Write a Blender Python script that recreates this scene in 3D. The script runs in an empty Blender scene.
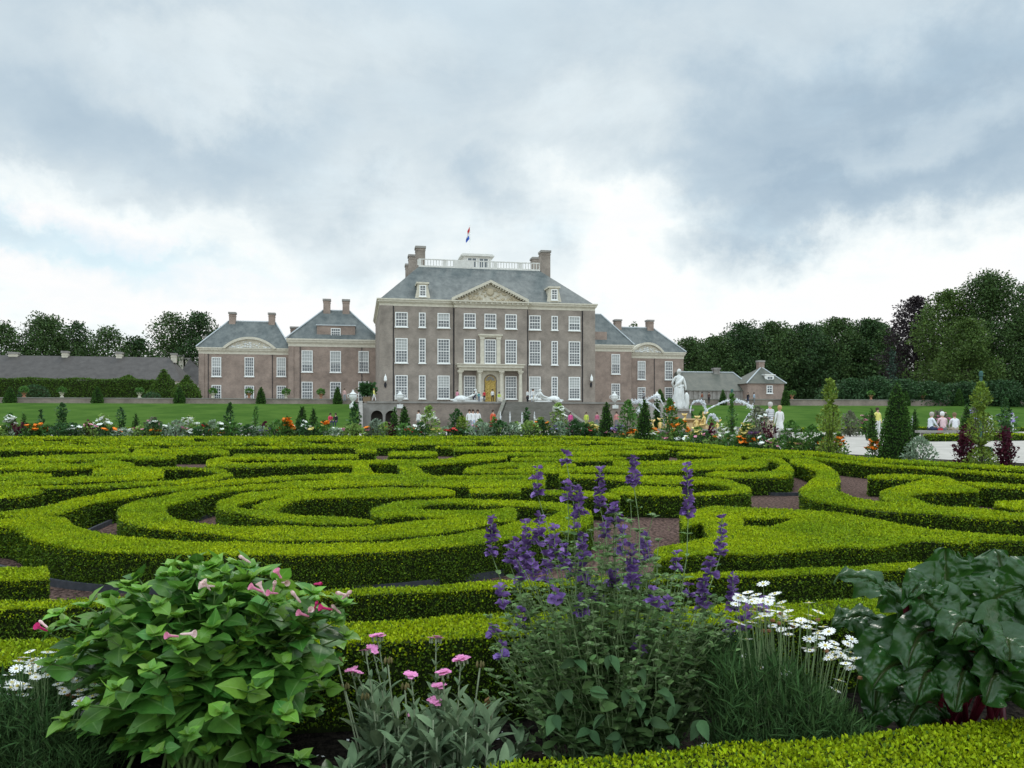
import bpy, math, random
import numpy as np
from mathutils import Vector, Matrix
R = math.radians
random.seed(7)
rng = np.random.default_rng(11)
sc = bpy.context.scene
COL = sc.collection
H, F, HOR = 1.08, 796.0, 418.0          # eye height, focal length in pixels, horizon row
TH = R(11.0)                            # the garden axis turns 11 degrees from the view
CT, ST = math.cos(TH), math.sin(TH)

# ------------------------------------------------------------------ helpers
def W(px, py, d):
    return Vector(((px-512)/F*d, d, H+(HOR-py)/F*d))
def G(px, py, z=0.0):
    d = (H-z)*F/(py-HOR)
    return Vector(((px-512)/F*d, d, z))

def tag(o, label=None, cat=None, group=None, kind=None):
    if label: o['label'] = label
    if cat: o['category'] = cat
    if group: o['group'] = group
    if kind: o['kind'] = kind
    return o

def thing(name, label, cat, loc=(0,0,0), rz=0.0, group=None):
    o = bpy.data.objects.new(name, None); COL.objects.link(o)
    o.location = loc; o.rotation_euler = (0,0,rz); o.empty_display_size = 0.2
    return tag(o, label, cat, group)

class MB:
    """collects vertices and faces (any size) with a material slot each"""
    def __init__(s): s.V=[]; s.n=0; s.F=[]; s.M=[]
    def add(s, V, Fc, m=0):
        V = np.asarray(V, dtype=np.float64).reshape(-1,3)
        if isinstance(Fc, np.ndarray):
            groups=[Fc]
        else:
            by={}
            for f in Fc: by.setdefault(len(f),[]).append(f)
            groups=[np.array(v) for v in by.values()]
        for g in groups:
            s.F.append(g+s.n); s.M.append(np.full(len(g), m) if np.isscalar(m) else np.asarray(m))
        s.V.append(V); s.n += len(V)
    def build(s, name, mats, parent=None, smooth=False, loc=None, link=True):
        me = bpy.data.meshes.new(name)
        V = np.concatenate(s.V); me.vertices.add(len(V)); me.vertices.foreach_set('co', V.ravel())
        nf = sum(len(f) for f in s.F); nl = sum(f.size for f in s.F)
        me.loops.add(nl); me.polygons.add(nf)
        me.loops.foreach_set('vertex_index', np.concatenate([f.ravel() for f in s.F]).astype(np.int32))
        tot = np.concatenate([np.full(len(f), f.shape[1]) for f in s.F])
        st = np.concatenate([[0], np.cumsum(tot)[:-1]])
        me.polygons.foreach_set('loop_start', st.astype(np.int32))
        me.polygons.foreach_set('material_index', np.concatenate(s.M).astype(np.int32))
        me.polygons.foreach_set('use_smooth', np.full(nf, bool(smooth)))
        me.update(calc_edges=True); me.validate()
        for m in (mats if isinstance(mats,(list,tuple)) else [mats]): me.materials.append(m)
        if not link: return me
        o = bpy.data.objects.new(name, me); COL.objects.link(o)
        if parent is not None: o.parent = parent
        if loc is not None: o.location = loc
        return o
    # shapes
    def box(s, x0,x1,y0,y1,z0,z1, m=0):
        V=[(x0,y0,z0),(x1,y0,z0),(x1,y1,z0),(x0,y1,z0),(x0,y0,z1),(x1,y0,z1),(x1,y1,z1),(x0,y1,z1)]
        s.add(V, np.array([(0,3,2,1),(4,5,6,7),(0,1,5,4),(1,2,6,5),(2,3,7,6),(3,0,4,7)]), m)
    def prism(s, pts, y0, y1, m=0):
        """pts: outline in x,z, extruded from y0 to y1"""
        n=len(pts); V=[(x,y0,z) for x,z in pts]+[(x,y1,z) for x,z in pts]
        Fc=[tuple(range(n)), tuple(range(2*n-1,n-1,-1))]+[(i,i+n,(i+1)%n+n,(i+1)%n) for i in range(n)]
        s.add(V,Fc,m)
    def lathe(s, prof, seg=16, at=(0,0,0), m=0, cap=True, sx=1.0, sy=1.0):
        V=[]; n=len(prof)
        for r,z in prof:
            for k in range(seg):
                a=2*math.pi*k/seg; V.append((at[0]+r*math.cos(a)*sx, at[1]+r*math.sin(a)*sy, at[2]+z))
        Fc=[(i*seg+k, i*seg+(k+1)%seg, (i+1)*seg+(k+1)%seg, (i+1)*seg+k) for i in range(n-1) for k in range(seg)]
        if cap: Fc += [tuple(range(seg-1,-1,-1)), tuple(range((n-1)*seg, n*seg))]
        s.add(V,Fc,m)
    def tube(s, pts, rad, seg=6, m=0):
        pts=[Vector(p) for p in pts]; n=len(pts)
        rad = [rad]*n if np.isscalar(rad) else rad
        V=[]; up=None
        for i,p in enumerate(pts):
            t=(pts[min(i+1,n-1)]-pts[max(i-1,0)]).normalized()
            if up is None: up = t.orthogonal().normalized()
            up=(up-t*up.dot(t)); up = up.normalized() if up.length>1e-6 else t.orthogonal().normalized()
            b=t.cross(up)
            for k in range(seg):
                a=2*math.pi*k/seg; q=p+(up*math.cos(a)+b*math.sin(a))*rad[i]; V.append(tuple(q))
        Fc=[(i*seg+k, i*seg+(k+1)%seg, (i+1)*seg+(k+1)%seg, (i+1)*seg+k) for i in range(n-1) for k in range(seg)]
        Fc += [tuple(range(seg-1,-1,-1)), tuple(range((n-1)*seg, n*seg))]
        s.add(V,Fc,m)
    def inst(s, TV, TF, pos, Rm, scale, m=0):
        """many copies of a small template; Rm (n,3,3) columns are the axes"""
        TV=np.asarray(TV); n=len(pos); k=len(TV)
        if np.ndim(scale)==0: scale=np.full(n,scale)
        V = np.einsum('nij,kj->nki', Rm, TV)*np.asarray(scale)[:,None,None]+np.asarray(pos)[:,None,:]
        off=(np.arange(n)*k)[:,None,None]
        Fq=(np.asarray(TF)[None]+off).reshape(-1, np.asarray(TF).shape[1])
        if not np.isscalar(m): m=np.repeat(np.asarray(m), len(TF))
        s.add(V.reshape(-1,3), Fq, m)

def norm(v): return v/np.maximum(np.linalg.norm(v,axis=-1,keepdims=True),1e-9)
def frames(d, nrm):
    d=norm(d); x=norm(np.cross(d,nrm)); z=np.cross(x,d)
    return np.stack([x,d,z],axis=-1)
def rand_dirs(n): return norm(rng.normal(size=(n,3)))
QUAD_V=np.array([(0,0,0),(0.30,0.5,0.06),(0,1,0),(-0.30,0.5,0.06)]); QUAD_F=np.array([(0,1,2,3)])
# a short curved leaf, three rows of two faces
def leaf_vein(rows=(0,.08,.25,.48,.72,.9,1), cols=(-1,-.5,0,.5,1)):
    return np.array([1.0 if c==0 else 0.0 for t in rows for c in cols])
def leaf_template(wid=0.32, fold=0.10, droop=0.15, rows=(0,.08,.25,.48,.72,.9,1), prof=(0.04,.45,.95,1,.68,.28,0.0), cols=(-1,-.5,0,.5,1), wave=0.0):
    V=[];nc=len(cols)
    for t,p in zip(rows,prof):
        for c in cols:
            V.append((c*p*wid, t-droop*0.35*t*t, fold*abs(c)*p - droop*t*t + wave*math.sin(t*17+c*3)*p*abs(c)))
    Fc=[(i*nc+j, i*nc+j+1,(i+1)*nc+j+1,(i+1)*nc+j) for i in range(len(rows)-1) for j in range(nc-1)]
    return np.array(V), np.array(Fc)

# ------------------------------------------------------------------ materials
def mat(name, col, rough=0.8, metal=0.0, spec=0.10, noise=None, var=None, bump=None, trans=0.0, coat=0.0, vein=None):
    """noise=(scale, colour2, detail); var=island brightness spread; bump=(scale,strength,dist)"""
    m=bpy.data.materials.new(name); m.use_nodes=True; nt=m.node_tree; N=nt.nodes; L=nt.links
    b=N['Principled BSDF']; b.inputs['Roughness'].default_value=rough; b.inputs['Metallic'].default_value=metal
    b.inputs['Specular IOR Level'].default_value=spec
    b.inputs['Coat Weight'].default_value=coat
    c=None
    def rgb(v):
        n=N.new('ShaderNodeRGB'); n.outputs[0].default_value=(*v,1); return n.outputs[0]
    c=rgb(col)
    if noise:
        tc=N.new('ShaderNodeTexCoord'); t=N.new('ShaderNodeTexNoise'); t.inputs['Scale'].default_value=noise[0]
        t.inputs['Detail'].default_value=noise[2] if len(noise)>2 else 4
        t.inputs['Roughness'].default_value=0.6
        geo=N.new('ShaderNodeNewGeometry'); L.new(geo.outputs['Position'], t.inputs['Vector'])
        mr=N.new('ShaderNodeMapRange'); nc=noise[3] if len(noise)>3 else .15; mr.inputs['From Min'].default_value=.5-nc; mr.inputs['From Max'].default_value=.5+nc
        L.new(t.outputs['Fac'], mr.inputs['Value'])
        mx=N.new('ShaderNodeMix'); mx.data_type='RGBA'; L.new(mr.outputs[0], mx.inputs['Factor']); L.new(c,mx.inputs['A']); L.new(rgb(noise[1]),mx.inputs['B']); c=mx.outputs['Result']
    if vein:
        at=N.new('ShaderNodeAttribute'); at.attribute_name='vein'; mx=N.new('ShaderNodeMix'); mx.data_type='RGBA'; L.new(at.outputs['Fac'],mx.inputs['Factor']); L.new(c,mx.inputs['A']); L.new(rgb(vein),mx.inputs['B']); c=mx.outputs['Result']
    if var:
        geo=N.new('ShaderNodeNewGeometry'); hs=N.new('ShaderNodeHueSaturation')
        mr=N.new('ShaderNodeMapRange'); mr.inputs['To Min'].default_value=1-var; mr.inputs['To Max'].default_value=1+var
        L.new(geo.outputs['Random Per Island'], mr.inputs['Value']); L.new(mr.outputs[0], hs.inputs['Value'])
        mr2=N.new('ShaderNodeMapRange'); mr2.inputs['To Min'].default_value=.488; mr2.inputs['To Max'].default_value=.512
        wn=N.new('ShaderNodeTexWhiteNoise'); wn.noise_dimensions='1D'; L.new(geo.outputs['Random Per Island'], wn.inputs['W'])
        L.new(wn.outputs['Value'], mr2.inputs['Value']); L.new(mr2.outputs[0], hs.inputs['Hue'])
        L.new(c,hs.inputs['Color']); c=hs.outputs['Color']
    L.new(c,b.inputs['Base Color'])
    if bump:
        geo=N.new('ShaderNodeNewGeometry'); t=N.new('ShaderNodeTexNoise'); t.inputs['Scale'].default_value=bump[0]; t.inputs['Detail'].default_value=3
        L.new(geo.outputs['Position'], t.inputs['Vector'])
        bp=N.new('ShaderNodeBump'); bp.inputs['Strength'].default_value=bump[1]; bp.inputs['Distance'].default_value=bump[2]
        L.new(t.outputs['Fac'], bp.inputs['Height']); L.new(bp.outputs[0], b.inputs['Normal'])
    if trans:
        tr=N.new('ShaderNodeBsdfTranslucent'); L.new(c,tr.inputs['Color'])
        ms=N.new('ShaderNodeMixShader'); ms.inputs[0].default_value=trans
        L.new(b.outputs[0],ms.inputs[1]); L.new(tr.outputs[0],ms.inputs[2]); L.new(ms.outputs[0], N['Material Output'].inputs['Surface'])
    return m

def mat_brick(name, c1, c2, cm, scale=1.0, streak=None):
    m=bpy.data.materials.new(name); m.use_nodes=True; nt=m.node_tree; N=nt.nodes; L=nt.links
    b=N['Principled BSDF']; b.inputs['Roughness'].default_value=.85; b.inputs['Specular IOR Level'].default_value=.2
    tc=N.new('ShaderNodeTexCoord'); sp=N.new('ShaderNodeSeparateXYZ'); L.new(tc.outputs['Object'],sp.inputs[0])
    ad=N.new('ShaderNodeMath'); ad.operation='ADD'; L.new(sp.outputs[0],ad.inputs[0]); L.new(sp.outputs[1],ad.inputs[1])
    cb=N.new('ShaderNodeCombineXYZ'); L.new(ad.outputs[0],cb.inputs[0]); L.new(sp.outputs[2],cb.inputs[1])
    br=N.new('ShaderNodeTexBrick'); L.new(cb.outputs[0],br.inputs['Vector'])
    br.inputs['Scale'].default_value=scale; br.inputs['Brick Width'].default_value=.5; br.inputs['Row Height'].default_value=.18
    br.inputs['Mortar Size'].default_value=.02
    br.inputs['Color1'].default_value=(*c1,1); br.inputs['Color2'].default_value=(*c2,1); br.inputs['Mortar'].default_value=(*cm,1)
    no=N.new('ShaderNodeTexNoise'); no.inputs['Scale'].default_value=.55; no.inputs['Detail'].default_value=6; no.inputs['Roughness'].default_value=.65; L.new(tc.outputs['Object'],no.inputs['Vector'])
    mr=N.new('ShaderNodeMapRange'); mr.inputs['From Min'].default_value=.3; mr.inputs['From Max'].default_value=.7; mr.inputs['To Min'].default_value=.70; mr.inputs['To Max'].default_value=1.28
    L.new(no.outputs['Fac'],mr.inputs['Value'])
    hs=N.new('ShaderNodeHueSaturation'); L.new(mr.outputs[0],hs.inputs['Value']); L.new(br.outputs['Color'],hs.inputs['Color']); L.new(hs.outputs[0],b.inputs['Base Color'])
    return m

def mat_roof(name, c1, c2, rows=3.0):
    """slates in courses with weather streaks running down the slope"""
    m=bpy.data.materials.new(name); m.use_nodes=True; nt=m.node_tree; N=nt.nodes; L=nt.links
    b=N['Principled BSDF']; b.inputs['Roughness'].default_value=.6; b.inputs['Specular IOR Level'].default_value=.18
    tc=N.new('ShaderNodeTexCoord'); mp=N.new('ShaderNodeMapping'); mp.inputs['Scale'].default_value=(1.0,1.0,.12); mp.inputs['Rotation'].default_value=(0,.25,0); L.new(tc.outputs['Object'],mp.inputs[0])
    n1=N.new('ShaderNodeTexNoise'); n1.inputs['Scale'].default_value=.9; n1.inputs['Detail'].default_value=6; n1.inputs['Roughness'].default_value=.7; L.new(mp.outputs[0],n1.inputs['Vector'])
    mr=N.new('ShaderNodeMapRange'); mr.inputs['From Min'].default_value=.36; mr.inputs['From Max'].default_value=.64; L.new(n1.outputs['Fac'],mr.inputs['Value'])
    mx=N.new('ShaderNodeMix'); mx.data_type='RGBA'; L.new(mr.outputs[0],mx.inputs['Factor']); mx.inputs['A'].default_value=(*c1,1); mx.inputs['B'].default_value=(*c2,1)
    n2=N.new('ShaderNodeTexNoise'); n2.inputs['Scale'].default_value=9; n2.inputs['Detail'].default_value=2; L.new(tc.outputs['Object'],n2.inputs['Vector'])
    wv=N.new('ShaderNodeTexWave'); wv.bands_direction='Z'; wv.inputs['Scale'].default_value=rows; wv.inputs['Distortion'].default_value=.6; L.new(tc.outputs['Object'],wv.inputs['Vector'])
    ml=N.new('ShaderNodeMath'); ml.operation='MULTIPLY'; L.new(n2.outputs['Fac'],ml.inputs[0]); L.new(wv.outputs['Fac'],ml.inputs[1])
    m2=N.new('ShaderNodeMapRange'); m2.inputs['From Max'].default_value=.6; m2.inputs['To Min'].default_value=.82; m2.inputs['To Max'].default_value=1.12; L.new(ml.outputs[0],m2.inputs['Value'])
    hs=N.new('ShaderNodeHueSaturation'); L.new(m2.outputs[0],hs.inputs['Value']); L.new(mx.outputs['Result'],hs.inputs['Color']); L.new(hs.outputs[0],b.inputs['Base Color'])
    return m

MT={}
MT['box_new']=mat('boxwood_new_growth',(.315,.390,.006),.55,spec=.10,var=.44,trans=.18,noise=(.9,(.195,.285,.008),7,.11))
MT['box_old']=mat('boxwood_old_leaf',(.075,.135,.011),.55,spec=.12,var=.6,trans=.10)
MT['box_twig']=mat('boxwood_inner_twigs',(.022,.034,.008),.9,noise=(45,(.010,.016,.005),3))
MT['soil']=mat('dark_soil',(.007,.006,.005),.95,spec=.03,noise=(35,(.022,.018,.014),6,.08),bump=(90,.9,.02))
MT['cone']=mat('yew_leaf',(.045,.105,.018),.6,var=.4,trans=.1)
MT['grass']=mat('lawn_grass',(.036,.080,.012),1.0,spec=.02,noise=(.30,(.056,.108,.018),9,.10),bump=(14,.5,.03))
MT['white']=mat('white_paint',(.80,.80,.77),.45)
MT['cream']=mat('cream_stone',(.60,.56,.46),.75,noise=(2.2,(.50,.465,.38),5))
MT['pale_stone']=mat('pale_stone',(.62,.61,.57),.75,noise=(2.2,(.52,.51,.47),5))
MT['marble']=mat('white_marble',(.74,.745,.72),.55,noise=(3,(.58,.585,.56),6))
MT['brick']=mat_brick('grey_brown_brick',(.262,.221,.184),(.220,.184,.153),(.33,.29,.255),2.2)
MT['brick_red']=mat_brick('red_brown_brick',(.285,.209,.167),(.235,.173,.140),(.34,.285,.245),2.2)
MT['slate']=mat_roof('blue_grey_slate',(.078,.091,.090),(.150,.163,.155))
MT['tile_roof']=mat_roof('grey_roof_tile',(.052,.046,.042),(.080,.072,.066))
MT['stone_grey']=mat('weathered_stone',(.30,.285,.26),.85,noise=(1.2,(.22,.205,.185),6))
MT['lead']=mat('lead_flashing',(.42,.45,.46),.5)
MT['glass']=mat('window_glass',(.075,.09,.10),.06,spec=.8)
MT['gold']=mat('gilded_door',(.55,.40,.13),.42,metal=.3,noise=(7,(.26,.18,.045),4))
MT['gilt']=mat('gilded_bronze',(.78,.58,.24),.35,metal=.55,noise=(9,(.62,.42,.14),3))
MT['dark']=mat('dark_iron',(.03,.03,.035),.5)
# ------------------------------------------------------------------ camera, sky, sun
cam=bpy.data.cameras.new('camera'); co=bpy.data.objects.new('camera',cam); COL.objects.link(co)
co.location=(0,0,H); co.rotation_euler=(R(90),0,0)
cam.sensor_width=36; cam.lens=F/1024*36; cam.shift_y=(HOR-384)/1024; cam.clip_start=.05; cam.clip_end=5000
sc.camera=co
sc.view_settings.view_transform='Standard'; sc.view_settings.look='None'; sc.view_settings.exposure=0; sc.view_settings.gamma=1
SUN_EL, SUN_AZ = R(50), R(12)          # high, beyond the palace
sun=bpy.data.lights.new('sun','SUN'); so=bpy.data.objects.new('sun',sun); COL.objects.link(so)
sun.energy=1.5; sun.angle=R(14); sun.color=(1,.96,.89)
so.rotation_euler=Vector((math.sin(SUN_AZ)*math.cos(SUN_EL), math.cos(SUN_AZ)*math.cos(SUN_EL), math.sin(SUN_EL))).to_track_quat('Z','Y').to_euler()

w=bpy.data.worlds.new('World'); sc.world=w; w.use_nodes=True
def world():
    nt=w.node_tree; N=nt.nodes; L=nt.links; bg=N['Background']
    def new(t,**k):
        n=N.new(t)
        for a,v in k.items(): setattr(n,a,v)
        return n
    def math_(op,a,b=None,c=None,clamp=False):
        n=new('ShaderNodeMath',operation=op); n.use_clamp=clamp
        for i,v in enumerate((a,b,c)):
            if v is None: continue
            if hasattr(v,'is_linked'): L.new(v,n.inputs[i])
            else: n.inputs[i].default_value=v
        return n.outputs[0]
    tc=new('ShaderNodeTexCoord'); D=tc.outputs['Generated']
    sep=new('ShaderNodeSeparateXYZ'); L.new(D,sep.inputs[0]); X,Y,Z=sep.outputs
    Zp=math_('ADD',math_('MAXIMUM',Z,0.0),.22)
    P=new('ShaderNodeCombineXYZ'); L.new(math_('DIVIDE',X,Zp),P.inputs[0]); L.new(math_('DIVIDE',Y,Zp),P.inputs[1])
    def noise(scale,det,rough,dist,off):
        n=new('ShaderNodeTexNoise'); n.inputs['Scale'].default_value=scale; n.inputs['Detail'].default_value=det
        n.inputs['Roughness'].default_value=rough; n.inputs['Distortion'].default_value=dist
        m=new('ShaderNodeVectorMath',operation='ADD'); L.new(P.outputs[0],m.inputs[0]); m.inputs[1].default_value=off
        L.new(m.outputs[0],n.inputs['Vector']); return math_('SUBTRACT',n.outputs['Fac'],.5)
    n1=noise(1.15,9,.52,.3,(3.1,7.7,0)); n2=noise(2.6,10,.62,.35,(9.4,1.2,2))
    # warped direction for the cloud masses
    wd=new('ShaderNodeTexNoise'); wd.inputs['Scale'].default_value=4.2; wd.inputs['Detail'].default_value=9; wd.inputs['Roughness'].default_value=.62
    L.new(D,wd.inputs['Vector'])
    ws=new('ShaderNodeVectorMath',operation='SUBTRACT'); L.new(wd.outputs['Color'],ws.inputs[0]); ws.inputs[1].default_value=(.5,.5,.5)
    wm=new('ShaderNodeVectorMath',operation='SCALE'); L.new(ws.outputs[0],wm.inputs[0]); wm.inputs['Scale'].default_value=.34
    wa=new('ShaderNodeVectorMath',operation='ADD'); L.new(D,wa.inputs[0]); L.new(wm.outputs[0],wa.inputs[1])
    def spot(px,py,rx,ry,amp):
        """soft mass of cloud round one direction"""
        d=Vector(((px-512)/F,1,(HOR-py)/F)).normalized()
        v=new('ShaderNodeVectorMath',operation='SUBTRACT'); L.new(wa.outputs[0],v.inputs[0]); v.inputs[1].default_value=d
        s=new('ShaderNodeVectorMath',operation='MULTIPLY'); L.new(v.outputs[0],s.inputs[0]); s.inputs[1].default_value=(F/rx,F/rx*.5,F/ry)
        l=new('ShaderNodeVectorMath',operation='LENGTH'); L.new(s.outputs[0],l.inputs[0])
        mr=new('ShaderNodeMapRange',interpolation_type='SMOOTHSTEP'); mr.inputs['From Min'].default_value=1.2; mr.inputs['From Max'].default_value=.32
        mr.inputs['To Min'].default_value=0; mr.inputs['To Max'].default_value=amp; L.new(l.outputs['Value'],mr.inputs['Value']); return mr.outputs[0]
    el=new('ShaderNodeMapRange',interpolation_type='SMOOTHSTEP'); el.inputs['From Min'].default_value=.12; el.inputs['From Max'].default_value=.36
    el.inputs['To Min'].default_value=.92; el.inputs['To Max'].default_value=.42; L.new(Z,el.inputs['Value'])
    b=math_('ADD',el.outputs[0],math_('MULTIPLY',n1,.85)); b=math_('ADD',b,math_('MULTIPLY',n2,.70))
    for a in ((620,215,120,75,.55),(860,335,330,85,.35),(500,175,200,60,.12),(890,150,330,100,-.36),(860,205,220,40,-.20),(520,215,80,50,-.30),(345,250,90,60,-.22),(770,90,260,90,-.05),
              (110,222,200,30,.26),(150,320,260,50,.12),(60,262,150,26,-.14),(330,60,120,50,.12),(600,95,110,40,.14),(250,150,120,40,-.10),(960,60,120,50,-.08),(690,215,60,30,-.2),(330,310,170,60,.25),(130,40,120,40,.16),(130,110,190,60,-.12),(400,140,150,70,-.08),(930,140,70,40,.18)):
        b=math_('ADD',b,spot(*a))
    ramp=new('ShaderNodeValToRGB'); L.new(b,ramp.inputs[0]); cr=ramp.color_ramp
    cr.elements[0].position=.0; cr.elements[0].color=(.405,.525,.635,1)
    cr.elements[1].position=1.0; cr.elements[1].color=(1,1,1,1)
    for p,c in ((.28,(.525,.64,.73,1)),(.52,(.67,.765,.82,1)),(.75,(.83,.91,.94,1)),(.92,(.95,1,1,1))):
        e=cr.elements.new(p); e.color=c
    # clear sky behind, seen through a thin place low in the west
    sky=new('ShaderNodeTexSky',sky_type='NISHITA',sun_disc=False); sky.sun_elevation=SUN_EL; sky.sun_rotation=SUN_AZ
    sk=new('ShaderNodeVectorMath',operation='MULTIPLY'); L.new(sky.outputs[0],sk.inputs[0]); sk.inputs[1].default_value=(.085,.125,.125)
    gap=math_('MULTIPLY',math_('ADD',spot(60,258,170,40,.75),math_('MULTIPLY',n2,1.2),clamp=True),.40)
    mx=new('ShaderNodeMix',data_type='RGBA'); L.new(gap,mx.inputs['Factor']); L.new(ramp.outputs[0],mx.inputs['A']); L.new(sk.outputs[0],mx.inputs['B'])
    # the cloud deck is thinner and brighter overhead
    zr=new('ShaderNodeMapRange',interpolation_type='SMOOTHSTEP'); zr.inputs['From Min'].default_value=.42; zr.inputs['From Max'].default_value=.85
    zr.inputs['To Min'].default_value=1.0; zr.inputs['To Max'].default_value=2.3; L.new(Z,zr.inputs['Value'])
    sc2=new('ShaderNodeVectorMath',operation='SCALE'); L.new(mx.outputs['Result'],sc2.inputs[0]); 
    br_=new('ShaderNodeMapRange',interpolation_type='SMOOTHSTEP'); br_.inputs['From Min'].default_value=.25; br_.inputs['From Max'].default_value=-.6  # unseen sky behind the camera brightened to add light on the palace front
    br_.inputs['To Min'].default_value=1.0; br_.inputs['To Max'].default_value=1.6; L.new(Y,br_.inputs['Value'])
    L.new(math_('MULTIPLY',zr.outputs[0],br_.outputs[0]),sc2.inputs['Scale'])
    L.new(sc2.outputs[0],bg.inputs['Color']); bg.inputs['Strength'].default_value=1.0
world()

# ------------------------------------------------------------------ ground
def sheet(name, pts, z, m, kind='structure'):
    b=MB(); b.add([(x,y,z) for x,y in pts],[tuple(range(len(pts)))]); o=b.build(name,m); o['kind']=kind; return o
MT['earth']=mat('garden_earth',(.10,.085,.06),.95,noise=(.5,(.075,.075,.04),6))
MT['redgravel']=mat('crushed_brick_gravel',(.140,.088,.072),.95,spec=.04,noise=(34,(.032,.021,.018),5,.07),bump=(60,.8,.02))
MT['palegravel']=mat('pale_gravel',(.40,.375,.34),.95,spec=.03,noise=(1.4,(.32,.30,.27),9,.10),bump=(40,.4,.01))
def uv(u,v):           # garden frame: u along the palace front, v away from the eye, from the near left palace corner
    return (P0.x+u*CT-v*ST, P0.y+u*ST+v*CT)
D0=117.0
P0=Vector(((379-512)/F*D0, D0, 0))
sheet('ground',[(-900,-60),(900,-60),(900,2500),(-900,2500)],-.02,MT['earth'])
# strip of dark soil where the foreground flowers grow, and the gravel inside the parterre
def gline(d, x): return (x, d+x*math.tan(TH)*1.0)
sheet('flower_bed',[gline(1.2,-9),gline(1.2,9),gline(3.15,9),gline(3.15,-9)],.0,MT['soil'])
sheet('parterre_gravel',[gline(3.16,-40),gline(3.16,14),G(1100,475,0)[:2],G(740,449,.0)[:2],(2.6,35.4),(-40,30)],.004,MT['redgravel'])
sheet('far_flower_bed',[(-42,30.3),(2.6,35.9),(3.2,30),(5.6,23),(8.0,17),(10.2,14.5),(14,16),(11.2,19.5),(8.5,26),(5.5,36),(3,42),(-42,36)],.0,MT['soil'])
sheet('gravel_path',[(14.2,16.2),(24,14),(90,40),(90,66),(30,62),(4,64),(-60,50),(-60,37.5),(3.4,42.6),(6.1,36),(8.9,26.4),(11.5,20)],.004,MT['palegravel'])

# ------------------------------------------------------------------ clipped box hedges of the parterre
def crom(P, n):
    P=np.asarray(P,float); k=len(P)
    if k<3: 
        t=np.linspace(0,1,n+1)[:,None]; return P[0]*(1-t)+P[-1]*t
    out=[]
    for i in range(k-1):
        a=P[max(i-1,0)];b=P[i];c=P[i+1];d=P[min(i+2,k-1)]
        for t in np.arange(n)/n:
            out.append(.5*((2*b)+(c-a)*t+(2*a-5*b+4*c-d)*t*t+(3*b-a-3*c+d)*t**3))
    out.append(P[-1]); return np.array(out)

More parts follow.
